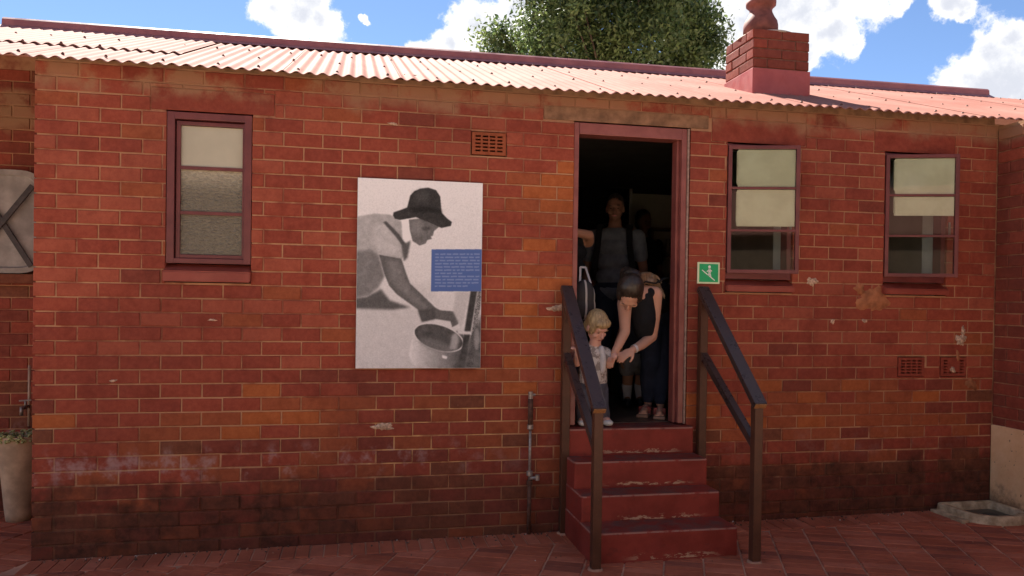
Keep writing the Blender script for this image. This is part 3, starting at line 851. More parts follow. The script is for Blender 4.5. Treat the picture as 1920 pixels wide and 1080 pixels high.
# ---- chimney
CH = (4.782, 5.258, 0.60, 1.06); CZ0, CZ1, CZP = 2.95, 3.652, 3.352
def chimney():
    x0, x1, y0, y1 = CH
    ROOFRED = red_paint('chimney base paint', (0.30, 0.055, 0.050), (0.37, 0.080, 0.072), 0.5)
    core = bmesh.new(); add_box(core, x0+.008, x1-.008, y0+.008, y1-.008, CZ0, CZ1-.01)
    ch = bm_obj('chimney', core, simple('dark chimney joints', (0.17, 0.085, 0.06), 0.9, 0.3, 20, 0.3, 0.1), house)
    box('painted_base', x0-.006, x1+.006, y0-.006, y1+.006, CZ0, CZP-.004, ROOFRED, ch, 0.004)
    h = (CZ1-CZP)/4
    CHB = [BR['wine'], BR['wine'], BR['red_b']]
    def face(L, org, ax, nrm, odd):
        for r in range(4):
            z = CZP+(r+.5)*h
            e = [0, L/2, L] if (r+odd) % 2 else [0, L*.25, L*.75, L]
            for a, b in zip(e[:-1], e[1:]):
                c = Vector(org)+Vector(ax)*((a+b)/2)+Vector(nrm)*R_.uniform(-.002,.003)
                c.z = z
                X = Vector(ax); Y = -Vector(nrm)
                M = Matrix((X, Y, X.cross(Y))).transposed().to_4x4(); M.translation = c
                place_brick(ch, M, b-a-(0.009 if b-a > .05 else 0), h-.010, 0.03, R_.choice(CHB))
    face(x1-x0, (x0, y0, 0), (1,0,0), (0,-1,0), 0)
    face(y1-y0, (x0, y1, 0), (0,-1,0), (-1,0,0), 1)
    face(y1-y0, (x1, y0, 0), (0,1,0), (1,0,0), 1)
    bm = bmesh.new(); cx, cy = (x0+x1)/2, (y0+y1)/2
    lathe(bm, [(0.235, -.012), (0.225, 0.006), (0.15, 0.030), (0.12, 0.045)], (cx-.01, cy, CZ1), 28)
    bm_obj('flaunching', bm, simple('cement cap', (0.40, 0.33, 0.27), 0.85, 0.25, 20, 0.3, 0.2), ch, True)
    bm = bmesh.new()
    lathe(bm, [(0.135, .03), (0.135, .10), (0.128, .135), (0.106, .17), (0.090, .205), (0.086, .23), (0.098, .25), (0.116, .265), (0.118, .295), (0.105, .305), (.08, .305), (.075, .20)], (cx-.055, cy, CZ1), 28)
    bm_obj('chimney_pot', bm, simple('terracotta pot', (0.17, 0.055, 0.042), 0.7, 0.3, 12, 0.2, 0.3), ch, True)
chimney()

# ------------------------------------------------------------------ walls beside the house
sw = empty('side_wall', (-1.2, 1.16, 0)); tag(sw, 'shaded brick wall set back at the left edge behind the planter', 'wall')
box('wall', -2.7, 0.0, 1.172, 1.38, -.2, 3.2, MORTAR, sw)
def lay_side():
    F = Field()
    core = [o for o in sw.children][0]
    for row in range(0, 37):
        z0 = -.02+row*H+MJ/2; ph = LB/2 if row % 2 else 0
        k = 0
        while True:
            x1 = -ph-k*LB; x0 = x1-LB; k += 1
            if k == 1 and row % 2: 
                pass
            if x0 < -2.7: break
            cls = R_.choices(['wine','red_b','umber','red_a'], [5,5,2,2])[0]
            M = Matrix.Translation(((x0+x1)/2, 1.165+R_.uniform(-.002,.002), z0+(H-MJ)/2)) @ Euler((R_.uniform(-.01,.01), 0, R_.uniform(-.006,.006))).to_matrix().to_4x4()
            if -0.85 < x1 and x0 < -.40 and z0 < 2.95: place_brick(core, M, LB-MJ, H-MJ, 0.03, BR[cls])
            else: F.add(M, LB-MJ, H-MJ, 0.03, BRN.index(cls))
    F.build('brick_field', core)
lay_side()

WXW = 6.42
ww = empty('wing_wall', (WXW, -1.0, 0)); tag(ww, 'brick wing wall with a tan plastered foot at the right edge', 'wall')
core = box('wall', WXW+.013, WXW+.30, -3.0, 0.0, -.2, 2.86, MORTAR, ww)
def lay_wing():
    F = Field()
    for row in range(0, 33):
        z0 = 0.05+row*H+MJ/2
        if z0 < 0.62: continue
        if z0+H > 2.88: break
        ph = LB/2 if row % 2 else 0; k = 0
        while True:
            y1 = -ph-k*LB; y0 = y1-LB; k += 1
            if row % 2 and k == 1:
                pass
            if y0 < -3.0: break
            cls = R_.choices(['wine','red_b','red_a'], [5,5,2])[0]
            M = Matrix.Translation((WXW+R_.uniform(.001,.005), (y0+y1)/2, z0+(H-MJ)/2)) @ Matrix.Rotation(-math.pi/2, 4, 'Z')
            if y1 > -.5: place_brick(core, M, LB-MJ, H-MJ, 0.03, BR[cls])
            else: F.add(M, LB-MJ, H-MJ, 0.03, BRN.index(cls))
        if row % 2:
            M = Matrix.Translation((WXW+.003, -LB/4, z0+(H-MJ)/2)) @ Matrix.Rotation(-math.pi/2, 4, 'Z')
            place_brick(core, M, LB/2-MJ, H-MJ, 0.03, BR['wine'])
    F.build('brick_field', core)
lay_wing()
def stucco_mat():
    t = NT('tan stucco')
    n = t.noise(4, 6, 0.7); col = t.mix(t.ramp(n, 0.3, 0.7), (0.70, 0.39, 0.20), (0.80, 0.50, 0.28))
    pits = t.ramp(t.noise(38, 3, 0.6), 0.66, 0.72)
    col = t.mix(t.math('MULTIPLY', pits, 0.8), col, (0.10, 0.06, 0.04))
    x, y, z = t.sep(t.pos())
    dirt = t.ramp(t.math('MULTIPLY_ADD', t.noise(5, 5, 0.7), -0.4, z), 0.04, -0.09, 0, 0.8)
    col = t.mix(dirt, col, (0.10, 0.055, 0.035))
    t.color(col); t.rough(0.9); t.spec(0.2); t.bump(t.math('MULTIPLY_ADD', t.noise(40, 5, 0.7), 0.6, t.noise(9, 4)), 0.6, 0.01)
    return t.m
box('stucco_dado', WXW-.012, WXW+.03, -3.0, -0.006, -.1, 0.668, stucco_mat(), ww, 0.008)
# its own low roof, seen only at the corner
wr = bmesh.new()
v = [wr.verts.new(p) for p in ((WXW-.05, -.34, 2.875), (WXW-.05, -3.1, 2.875), (WXW+2.2, -3.1, 3.4), (WXW+2.2, -.34, 3.4))]
wr.faces.new(v); r_ = bmesh.ops.extrude_face_region(wr, geom=wr.faces[:])
for g_ in r_['geom']:
    if isinstance(g_, bmesh.types.BMVert): g_.co.z += 0.02
bmesh.ops.recalc_face_normals(wr, faces=wr.faces)
bm_obj('roof', wr, ROOF, ww)

# ------------------------------------------------------------------ steps and handrails
st = empty('front_steps', (3.59, -.35, .03)); tag(st, 'flight of four worn red painted steps up to the doorway', 'steps')
SX0, SX1 = 3.146, 4.046
for k, (yf, zt) in enumerate([(-.665, .175+.03), (-.435, .35+.012), (-.262, .525+.006), (-.075, .706)]):
    yb = [-.436, -.263, -.076, 0.128][k]
    bm = bmesh.new()
    x0, x1 = SX0+.003*k, SX1-.003*k
    if k == 3: x1 = 4.028
    add_box(bm, x0, x1, yf, (0.0 if k < 3 else -.0005), -0.05, zt, None, 0.012)
    if k == 3: add_box(bm, OPEN['door'][0]+.001, OPEN['door'][1]-.001, -0.002, 0.132, 0.3, zt-.001)
    o = bm_obj('step', bm, STEP, st)
ENDG = simple('worn brown rail end', (0.26, 0.125, 0.05), 0.7, 0.3, 60, 0.2, 0.2)
def handrail(x, yw, yf, top0, top1, mid0, mid1, label):
    root = empty('handrail', (x, (yw+yf)/2, gz(x))); tag(root, label, 'handrail', 'handrails of the front steps')
    for y, zt in ((yw, top0), (yf, top1)):
        bm = bmesh.new(); add_box(bm, x-.026, x+.026, y-.026, y+.026, gz(x)-.02, zt-.03, None, .004); po = bm_obj('post', bm, POST, root)
        bm = bmesh.new(); lathe(bm, [(0.046, -.01), (0.042, 0.006), (0.034, 0.009)], (x, y, gz(x)), 16); bm_obj('footing', bm, PAVJ, po)
    for (z0, z1, w, h, ov, nm) in ((top0, top1, 0.078, 0.040, 0.045, 'top_rail'), (mid0, mid1, 0.046, 0.046, -.024, 'mid_rail')):
        a_ = Vector((x, yw, z0)); b_ = Vector((x, yf, z1)); dd = (b_-a_).normalized()
        bm = bmesh.new(); bar_bm(bm, a_-dd*(0.02 if ov > 0 else -.02), b_+dd*ov, w, h, (0,0,1), 0.005); ro = bm_obj(nm, bm, RAIL, root)
        if ov > 0:
            bm = bmesh.new(); bar_bm(bm, b_+dd*(ov+.0005), b_+dd*(ov+.006), w-.008, h-.008, (0,0,1), 0.001); bm_obj('end_grain', bm, ENDG, ro)
handrail(3.142, -.062, -.742, 1.605, .955, 1.195, .700, 'brown handrail left of the steps with the toddler behind it')
handrail(4.088, -.062, -.790, 1.615, .975, 1.195, .700, 'brown handrail right of the steps under the green sign')

# ------------------------------------------------------------------ poster
def poster_image():
    Wp, Hp = 440, 660
    yy, xx = np.mgrid[0:Hp, 0:Wp].astype(float)
    U = 80+xx/Wp*632; T = U-80
    V = 40+0.044*T+yy/Hp*(957-0.044*T-0.0*T)      # into the survey crop's own pixels
    img = np.zeros((Hp, Wp, 3))
    def blur(a, s):
        k = int(3*s)+1; x = np.arange(-k, k+1); g = np.exp(-x*x/(2*s*s)); g /= g.sum()
        for ax in (0, 1):
            p = np.pad(a, [(k, k) if i == ax else (0, 0) for i in range(a.ndim)], mode='edge')
            a = sum(g[i]*np.take(p, range(i, i+a.shape[ax]), axis=ax) for i in range(2*k+1))
        return a
    def mask(poly, s=1.1):
        m = np.zeros((Hp, Wp), bool); n = len(poly)
        for i in range(n):
            (x0, y0), (x1, y1) = poly[i], poly[(i+1) % n]
            if y0 == y1: continue
            c = ((V >= min(y0, y1)) & (V < max(y0, y1))) & (U < x0+(V-y0)*(x1-x0)/(y1-y0))
            m ^= c
        return blur(m.astype(float), s)
    def lay(poly, g, s=1.1, a=1.0):
        nonlocal img
        m = (mask(poly, s)*a)[..., None]
        g = np.asarray(g, float)
        if g.ndim == 2: g = g[..., None]
        img = img*(1-m)+m*g
    nz = blur(NR.rand(Hp, Wp), 5); nz = (nz-nz.mean())/nz.std()*0.4
    nf = blur(NR.rand(Hp, Wp), 1.2); nf = (nf-nf.mean())/nf.std()
    base = 208+3*nz*0.5-0.02*(V-40)
    img[:] = base[..., None]
    lay([(80,690),(260,700),(380,700),(420,760),(600,800),(720,800),(720,1010),(80,1010)], 186+4*nz, 6)
    lay([(300,560),(470,600),(480,690),(360,690)], 186+8*nz, 12)
    lay([(80,640),(130,635),(200,598),(245,655),(350,690),(260,702),(80,695)], 92+4*nz, 4)
    lay([(80,235),(160,220),(240,225),(300,262),(335,350),(330,400),(300,450),(180,418),(190,470),(215,540),(180,600),(130,637),(80,642)], 158+9*nz-0.02*(U-80)*0.5, 2)
    lay([(80,410),(150,400),(188,425),(216,530),(185,592),(130,632),(80,640)], 118+8*nz, 5)
    lay([(150,300),(215,255),(290,350),(300,440),(180,416)], 172+8*nz, 5)
    lay([(205,262),(222,258),(285,320),(325,378),(312,392),(270,335)], 84, 2)
    arm = [(188,424),(300,446),(325,520),(345,570),(420,640),(475,692),(500,705),(590,712),(606,738),(592,775),(562,790),(553,760),(470,748),(410,762),(385,700),(280,625),(240,580),(215,520)]
    lay(arm, 96+4*nz, 1.6); lay([(225,450),(290,460),(320,560),(410,660),(450,705),(395,690),(300,610),(250,560)], 122+8*nz, 7, .8)
    lay([(385,705),(475,695),(475,750),(405,765)], 80+8*nz, 3, .8)
    lay([(298,252),(332,245),(347,330),(330,378),(304,345)], 214, 2)
    lay([(335,250),(440,240),(490,285),(462,308),(457,330),(446,335),(452,347),(430,352),(420,370),(390,380),(355,357),(340,300)], 104+8*nz, 1.4)
    lay([(350,262),(400,258),(420,300),(380,330),(350,310)], 128, 6, .7)
    lay([(400,290),(440,285),(445,300),(405,305)], 74, 3, .8)
    lay([(300,380),(345,355),(330,440),(312,460)], 90, 3)
    hat = [(255,230),(258,214),(325,190),(340,130),(360,108),(390,95),(430,90),(470,102),(492,135),(500,215),(530,245),(553,262),(548,282),(500,292),(440,265),(370,238),(290,252),(265,246)]
    lay(hat, 62+5*nz, 1.3); lay([(330,192),(400,180),(498,200),(502,222),(440,212),(360,215)], 44, 4, .8); lay([(360,115),(420,100),(440,150),(370,170)], 80, 8, .7)
    lay([(580,612),(652,612),(610,800),(565,710)], 176, 3)
    bk = [(368,800),(343,925),(358,970),(395,992),(610,1000),(640,900),(615,812)]
    lay(bk, np.clip(205-0.42*(U-345), 70, 205)+6*nz, 2)
    def ell(cx, cy, rx, ry, t, n=40):
        return [(cx+rx*math.cos(k*2*math.pi/n)*math.cos(t)-ry*math.sin(k*2*math.pi/n)*math.sin(t), cy+rx*math.cos(k*2*math.pi/n)*math.sin(t)+ry*math.sin(k*2*math.pi/n)*math.cos(t)) for k in range(n)]
    lay(ell(494,842,134,66,.30), 196, 1.3); lay(ell(494,842,127,60,.30), 84+10*nz, 1.3); lay(ell(480,880,90,26,.30), 112, 5, .8)
    lay([(560,830),(585,815),(600,850),(585,905),(550,900)], 168, 4, .8)
    lay([(655,608),(690,608),(628,1000),(598,1000)], 66+6*nz, 2); lay([(690,608),(716,606),(668,1000),(640,1000)], 120+14*nf, 2)
    lay([(700,760),(720,700),(720,1010),(560,1010),(640,870)], 82+12*nz, 5, .85)
    lay([(590,808),(660,812),(662,828),(592,824)], 190, 2); lay(ell(690,850,14,55,0), 150, 3, .7)
    lay([(512,930),(540,938),(534,950),(514,944)], 230, 2)
    img += (nf*3.0)[..., None]
    g = np.clip((img-120)*1.22+132, 18, 240)
    g = g*np.array([1.0, 0.985, 0.985])
    bx = np.array([86, 110, 168.0])
    m = mask([(451,399),(716,399),(716,610),(451,610)], .8)[..., None]
    g = g*(1-m)+m*bx
    # small print, illegible at this size: rows of word-long strokes
    rr = random.Random(3)
    for ln in range(11):
        y0 = 420+ln*16.0; x = 470; end = 700 if ln not in (6, 10) else rr.uniform(560, 640)
        while x < end-14:
            w = rr.uniform(12, 42); w = min(w, end-x)
            mm = mask([(x, y0), (x+w, y0), (x+w, y0+7), (x, y0+7)], 1.0)[..., None]*0.42
            g = g*(1-mm)+mm*np.array([190, 200, 226.0]); x += w+6
    g = np.clip(g, 0, 255)/255
    im = bpy.data.images.new('poster print', Wp, Hp)
    px = np.ones((Hp, Wp, 4), np.float32); px[..., :3] = g[::-1]
    im.pixels.foreach_set(px.ravel()); im.pack()
    return im
def poster():
    x0, x1, z0, z1 = 1.812, 2.590, 1.097, 2.271
    t = NT('poster print'); tx = t.N.new('ShaderNodeTexImage'); tx.image = poster_image(); tx.extension = 'EXTEND'
    sx = t.sep(t.pos()); cb = t.N.new('ShaderNodeCombineXYZ')
    t.L.new(t.math('DIVIDE', t.math('ADD', sx[0], -x0), x1-x0), cb.inputs[0]); t.L.new(t.math('DIVIDE', t.math('ADD', sx[2], -z0), z1-z0), cb.inputs[1])
    t.L.new(cb.outputs[0], tx.inputs['Vector']); t.color(tx.outputs['Color']); t.rough(0.5); t.spec(0.08)
    root = empty('poster', ((x0+x1)/2, -.02, z0)); tag(root, 'black and white poster of a hatted boy leaning over a bucket, on the brick wall', 'poster')
    box('board', x0, x1, -0.028, 0.0-.004, z0, z1, simple('poster board edge', (0.55, 0.53, 0.52), 0.5, 0.05, 10, 0), root, .002)
    bm = bmesh.new(); q = [bm.verts.new(p) for p in ((x0+.002, -.0286, z0+.002), (x1-.002, -.0286, z0+.002), (x1-.002, -.0286, z1-.002), (x0+.002, -.0286, z1-.002))]
    bm.faces.new(q); bm_obj('print', bm, t.m, root)
poster()

# ------------------------------------------------------------------ green stair sign
def sign():
    x0, x1, z0, z1 = 4.066, 4.229, 1.662, 1.808
    root = empty('stair_sign', ((x0+x1)/2, -.01, z0)); tag(root, 'small green sign with a white figure on stairs, beside the doorway', 'sign')
    PALE = simple('pale green sign edge', (0.62, 0.68, 0.45), 0.4, 0.06, 20, 0); GREEN = simple('sign green', (0.0, 0.34, 0.12), 0.35, 0.08, 10, 0); WH = simple('sign white', (0.75, 0.78, 0.72), 0.4, 0.04, 10, 0)
    box('plate', x0, x1, -.012, -.003, z0, z1, PALE, root, .004)
    box('panel', x0+.013, x1-.013, -.0135, -.011, z0+.012, z1-.012, GREEN, root)
    bm = bmesh.new(); cx, cz = (x0+x1)/2, (z0+z1)/2
    def stroke(a, b, w):
        a = Vector((a[0], 0, a[1])); b = Vector((b[0], 0, b[1])); bar_bm(bm, Vector((cx, -.0143, cz))+a, Vector((cx, -.0143, cz))+b, w, .0012, (0,1,0), 0)
    s = .001
    stroke((-50*s, 20*s), (44*s, -50*s), .006)                      # slope of the stairs
    stroke((4*s, 30*s), (6*s, 0), .017)                             # trunk
    stroke((6*s, 4*s), (14*s, -26*s), .009); stroke((3*s, 2*s), (-2*s, -18*s), .009)   # legs
    stroke((2*s, 26*s), (-14*s, 8*s), .006); stroke((6*s, 26*s), (22*s, 12*s), .006)   # arms
    M = Matrix.Translation((cx+4*s, -.0143, cz+42*s)) @ Matrix.Rotation(math.pi/2, 4, 'X')
    bmesh.ops.create_cone(bm, cap_ends=True, segments=14, radius1=.0095, radius2=.0095, depth=.0012, matrix=M)
    bm_obj('pictogram', bm, WH, root)
sign()

# ------------------------------------------------------------------ standpipe on the wall
def pipe():
    x = 2.918; root = empty('water_pipe', (x, -.04, gz(x))); tag(root, 'rusty capped standpipe against the wall left of the steps', 'pipe')
    RUST = simple('rusty pipe', (0.085, 0.038, 0.024), 0.7, 0.4, 40, 0.3, 0.3); OLD = simple('dull galvanised', (0.30, 0.26, 0.23), 0.45, 0.3, 40, 0.2, 0.5, 0.5)
    bm = bmesh.new(); cone_between(bm, (x, -.04, gz(x)-.02), (x, -.04, .36), .0135, .0135, 12); bm_obj('lower_pipe', bm, RUST, root, True)
    bm = bmesh.new(); cone_between(bm, (x, -.04, .36), (x, -.04, .72), .009, .009, 12); bm_obj('upper_pipe', bm, OLD, root, True)
    bm = bmesh.new(); cone_between(bm, (x, -.04, .70), (x, -.04, .90), .017, .017, 12); bm_obj('sleeve', bm, RUST, root, True)
    bm = bmesh.new(); cone_between(bm, (x, -.04, .895), (x, -.04, .945), .015, .015, 8); cone_between(bm, (x, -.04, .925), (x+.03, -.04, .925), .009, .009, 8); bm_obj('cap', bm, OLD, root)
    for z in (.36, .42, .72):
        bm = bmesh.new(); cone_between(bm, (x, -.04, z-.014), (x, -.04, z+.014), .02, .02, 8); bm_obj('coupling', bm, OLD if z != .36 else RUST, root)
    bm = bmesh.new(); cone_between(bm, (x, -.04, .39), (x+.05, -.045, .39), .011, .011, 8); cone_between(bm, (x+.05, -.045, .375), (x+.05, -.045, .41), .014, .014, 8); bm_obj('stub', bm, OLD, root)
    bm = bmesh.new(); cone_between(bm, (x, -.04, .62), (x, .02, .62), .006, .006, 8); bm_obj('bracket', bm, RUST, root)
pipe()

# ------------------------------------------------------------------ gully basin at the right corner
def basin():
    cx, cy = 6.175, -.235; g = gz(cx)
    CON = simple('weathered concrete', (0.46, 0.31, 0.18), 0.9, 0.35, 14, 0.4, 0.05, c2=(0.60, 0.44, 0.28)); MOSS = simple('wet basin floor', (0.075, 0.06, 0.045), 0.4, 0.4, 10, 0.2, 0.4)
    root = empty('gully_basin', (cx, cy, g)); tag(root, 'low grey concrete gully basin in the right corner of the yard', 'basin')
    def outline(hx, hy, r, n=16):
        pts = []
        for (sx, sy, a0, rr) in ((1,-1,-90,r), (1,1,0,.03), (-1,1,90,.03), (-1,-1,180,r)):
            for k in range(n+1):
                a = rad(a0+90*k/n); pts.append((cx+sx*(hx-rr)+rr*math.cos(a), cy+sy*(hy-rr)+rr*math.sin(a)))
        return pts
    o = outline(.232, .215, .21); i = outline(.190, .172, .168)
    bm = bmesh.new(); n = len(o)
    rings = [[bm.verts.new((p[0]+(p[0]-cx)*.03, p[1]+(p[1]-cy)*.03, g-.02)) for p in o], [bm.verts.new((*p, g+.052)) for p in o],
             [bm.verts.new((p[0]+(cx-p[0])*.03, p[1]+(cy-p[1])*.03, g+.060)) for p in o], [bm.verts.new((*p, g+.058)) for p in i], [bm.verts.new((*p, g+.002)) for p in i]]
    for A, B in zip(rings[:-1], rings[1:]):
        for k in range(n): bm.faces.new((A[k], A[(k+1) % n], B[(k+1) % n], B[k]))
    bm_obj('kerb', bm, CON, root, True)
    bm = bmesh.new(); bm.faces.new([bm.verts.new((*p, g+.006)) for p in i]); bm_obj('floor', bm, MOSS, root)
    bm = bmesh.new(); cone_between(bm, (cx+.05, cy+.02, g-.01), (cx+.05, cy+.02, g+.012), .05, .05, 16); bm_obj('drain', bm, simple('drain grate', (0.05, 0.045, 0.04), 0.6, 0.3, 40), root)
    # front apron slab to the left
    box('apron', cx-.29, cx-.235, cy-.10, cy+.20, g-.02, g+.018, CON, root, .006)
basin()

# ------------------------------------------------------------------ left edge: planter, tap, crossed panel
def left_things():
    x, y = -.415, 0.92; g = gz(x)
    CLAY = simple('beige planter', (0.46, 0.32, 0.21), 0.8, 0.25, 7, 0.2, 0.3)
    root = empty('planter', (x, y, g)); tag(root, 'tall tapering beige planter with a mossy green rim at the left edge', 'planter')
    bm = bmesh.new(); lathe(bm, [(0.076, -.01), (0.084, .05), (0.134, .56), (0.138, .575), (.124, .575), (.115, .5)], (x, y, g), 28); bm_obj('pot', bm, CLAY, root, True)
    ms = []
    for k in range(420):
        a = R_.uniform(0, 6.28); r = .132+R_.uniform(-.02,.014); z = .575+R_.uniform(-.035,.012)
        ms.append(Matrix.Translation((x+r*math.cos(a), y+r*math.sin(a), g+z)) @ Matrix.Scale(R_.uniform(.006,.011), 4))
    scatter_mesh('moss', (lambda b: bmesh.ops.create_icosphere(b, subdivisions=1, radius=1.0), ms, [0]*len(ms)), [simple('moss green', (0.36, 0.36, 0.16), 0.9, 0.4, 60, 0.3, 0.2)], root, True)
    bm = bmesh.new(); bmesh.ops.create_circle(bm, cap_ends=True, segments=24, radius=.120, matrix=Matrix.Translation((x, y, g+.545))); bm_obj('soil', bm, simple('soil', (0.05, 0.03, 0.022), 0.9, 0.4, 40), root)
    GREYM = simple('tap metal', (0.23, 0.20, 0.18), 0.4, 0.3, 30, 0.2, 0.5, 0.6)
    tx, ty = -.425, 1.10
    tp = empty('garden_tap', (tx, ty, 0)); tag(tp, 'thin pipe with a small tap on the wall above the planter', 'tap')
    bm = bmesh.new(); cone_between(bm, (tx, ty, .60), (tx, ty, 1.03), .009, .009, 10); bm_obj('pipe', bm, simple('beige pipe', (0.36, 0.25, 0.18), 0.5, 0.15, 20), tp, True)
    bm = bmesh.new(); cone_between(bm, (tx, ty, .74), (tx-.01, ty-.10, .74), .012, .012, 10); cone_between(bm, (tx-.01, ty-.10, .75), (tx-.01, ty-.10, .69), .011, .011, 10); cone_between(bm, (tx-.004, ty-.05, .74), (tx-.004, ty-.05, .785), .008, .008, 8); bm_obj('spout', bm, GREYM, tp, True)
    bm = bmesh.new(); bar_bm(bm, (tx-.045, ty-.05, .785), (tx+.035, ty-.05, .79), .012, .010); bm_obj('handle', bm, GREYM, tp)
    # panel
    cx, cz, Y0 = -.58, 2.030, 1.10
    pn = empty('crossed_panel', (cx, Y0, cz-.36)); tag(pn, 'pale grey rounded panel with dark crossed bars at the left edge', 'panel')
    PALE = simple('pale weathered board', (0.30, 0.27, 0.25), 0.75, 0.25, 5, 0.3, 0.25, c2=(0.40, 0.36, 0.33)); DARK = simple('dark iron bar', (0.045, 0.034, 0.033), 0.6, 0.3, 20, 0.2, 0.4)
    def sup(hx, hz, n=48, e=4.2):
        return [(cx+hx*math.copysign(abs(math.cos(2*math.pi*k/n))**(2/e), math.cos(2*math.pi*k/n)), cz+hz*math.copysign(abs(math.sin(2*math.pi*k/n))**(2/e), math.sin(2*math.pi*k/n))) for k in range(n)]
    bm = bmesh.new(); R0 = [bm.verts.new((p[0], Y0+.05, p[1])) for p in sup(.25,.36)]; R1 = [bm.verts.new((p[0], Y0-.01, p[1])) for p in sup(.25,.36)]; R2 = [bm.verts.new((p[0], Y0-.016, p[1])) for p in sup(.22,.325)]; R3 = [bm.verts.new((p[0], Y0, p[1])) for p in sup(.21,.315)]; R4 = [bm.verts.new((p[0], Y0-.006, p[1])) for p in sup(.08,.13)]
    n = len(R0)
    for A, B in ((R0,R1),(R1,R2),(R2,R3),(R3,R4)):
        for k in range(n): bm.faces.new((A[k], A[(k+1)%n], B[(k+1)%n], B[k]))
    bm.faces.new(R4); bmesh.ops.recalc_face_normals(bm, faces=bm.faces); bm_obj('board', bm, PALE, pn)
    for (a_, b_) in (((-.20,.30),(.17,-.31)), ((-.19,-.26),(.18,.25))):
        bm = bmesh.new(); yb = Y0-.026 if a_[1] > 0 else Y0-.036
        bar_bm(bm, (cx+a_[0], yb, cz+a_[1]), (cx+b_[0], yb, cz+b_[1]), .036, .014, (0,1,0), .003); bm_obj('cross_bar', bm, DARK, pn)
    box('ledge', cx-.5, 0.0, Y0-.02, 1.16, cz-.43, cz-.365, BR['umber'], pn, .006)
left_things()

# ------------------------------------------------------------------ tree behind the house
def leaf_mat():
    t = NT('tree leaves')
    at = t.N.new('ShaderNodeAttribute'); at.attribute_name = 'tone'
    col = t.mix(at.outputs['Fac'], (0.035, 0.062, 0.020), (0.170, 0.215, 0.070))
    t.color(col); t.rough(0.45); t.spec(0.4)
    tr = t.N.new('ShaderNodeBsdfTranslucent'); t.L.new(col, tr.inputs[0])
    mx = t.N.new('ShaderNodeMixShader'); mx.inputs[0].default_value = 0.45
    o = t.N['Material Output']; t.L.new(t.b.outputs[0], mx.inputs[1]); t.L.new(tr.outputs[0], mx.inputs[2]); t.L.new(mx.outputs[0], o.inputs[0])
    return t.m
def tree():
    rr = np.random.RandomState(21)
    base = Vector((8.1, 12.6, -.2)); C0 = np.array([7.80, 12.6, 7.9])
    root = empty('tree', base); tag(root, 'dense dark green tree rising behind the roof beside the chimney', 'tree')
    BARK = simple('bark', (0.07, 0.05, 0.035), 0.9, 0.4, 12, 0.6, 0.2)
    bm = bmesh.new(); pts = [base, base+Vector((.1,0,2.2)), base+Vector((0,.1,4.0)), base+Vector((.1,0,6.6))]
    rs = [.34,.27,.22,.12]
    for a_, b_, r1, r2 in zip(pts[:-1], pts[1:], rs[:-1], rs[1:]): cone_between(bm, a_, b_, r1, r2, 12)
    bm_obj('trunk', bm, BARK, root, True)
    # clump centres
    cl = []
    for _ in range(2600):
        d = rr.normal(size=3); d /= np.linalg.norm(d)
        r = rr.uniform(0.30, 1.0)**0.45
        p = C0+d*r*np.array([2.50, 2.6, 2.55])
        if p[2] < 5.6: continue
        # lumpy outline
        lump = 0.86+0.17*math.sin(3.1*d[0]*2+1.0)+0.12*math.sin(5.0*d[2]+2*d[1]*3)+0.08*math.sin(9*d[0]+4*d[2])
        p = C0+(p-C0)*lump
        cl.append(p)
        if len(cl) >= 560: break
    for (px, py, Y0, n) in ((935, 85, 12.0, 8), (950, 110, 12.2, 7), (1300, 55, 12.3, 9), (1322, 78, 12.4, 5), (1292, 112, 12.0, 6)):
        q = wp(px, py, Y0)
        for _ in range(n): cl.append(np.array(q)+rr.normal(size=3)*0.16)
    cl = np.array(cl)
    bm = bmesh.new()
    for k in range(0, len(cl), 16):
        a_ = base+Vector((rr.uniform(-.1,.1), rr.uniform(-.1,.1), rr.uniform(3.5, 6.2))); b_ = Vector(cl[k])
        mid = (a_+b_)/2+Vector((0,0,.25)); cone_between(bm, a_, mid, .06, .035, 6); cone_between(bm, mid, b_, .035, .012, 6)
    bm_obj('limb', bm, BARK, root)
    per = 130
    N = len(cl)*per
    cen = np.repeat(cl, per, 0); off = rr.normal(size=(N,3))*np.array([.20,.20,.17])
    P = cen+off
    nrm = rr.normal(size=(N,3))+np.array([0,0,.6]); nrm /= np.linalg.norm(nrm, axis=1)[:,None]
    t1 = np.cross(nrm, rr.normal(size=(N,3))); t1 /= np.linalg.norm(t1, axis=1)[:,None]; t2 = np.cross(nrm, t1)
    ln = rr.uniform(.040,.075,N)[:,None]; wd = ln*rr.uniform(.35,.55,N)[:,None]
    V = np.stack([P-t1*ln, P+t2*wd+nrm*.006, P+t1*ln, P-t2*wd+nrm*.006], 1).reshape(-1,3)
    F = np.arange(N*4).reshape(-1,4)
    me = bpy.data.meshes.new('crown'); me.vertices.add(N*4); me.vertices.foreach_set('co', V.ravel())
    me.loops.add(N*4); me.loops.foreach_set('vertex_index', F.ravel().astype(np.int32)); me.polygons.add(N); me.polygons.foreach_set('loop_start', (np.arange(N)*4).astype(np.int32))
    me.update(calc_edges=True)
    at = me.attributes.new('tone', 'FLOAT', 'POINT')
    tone = np.clip(np.repeat(rr.uniform(0.05,.75,len(cl)), per)+rr.normal(size=N)*.18, 0, 1)
    at.data.foreach_set('value', np.repeat(tone, 4).astype(np.float32))
    me.validate()
    link('crown', me, root, leaf_mat())
tree()

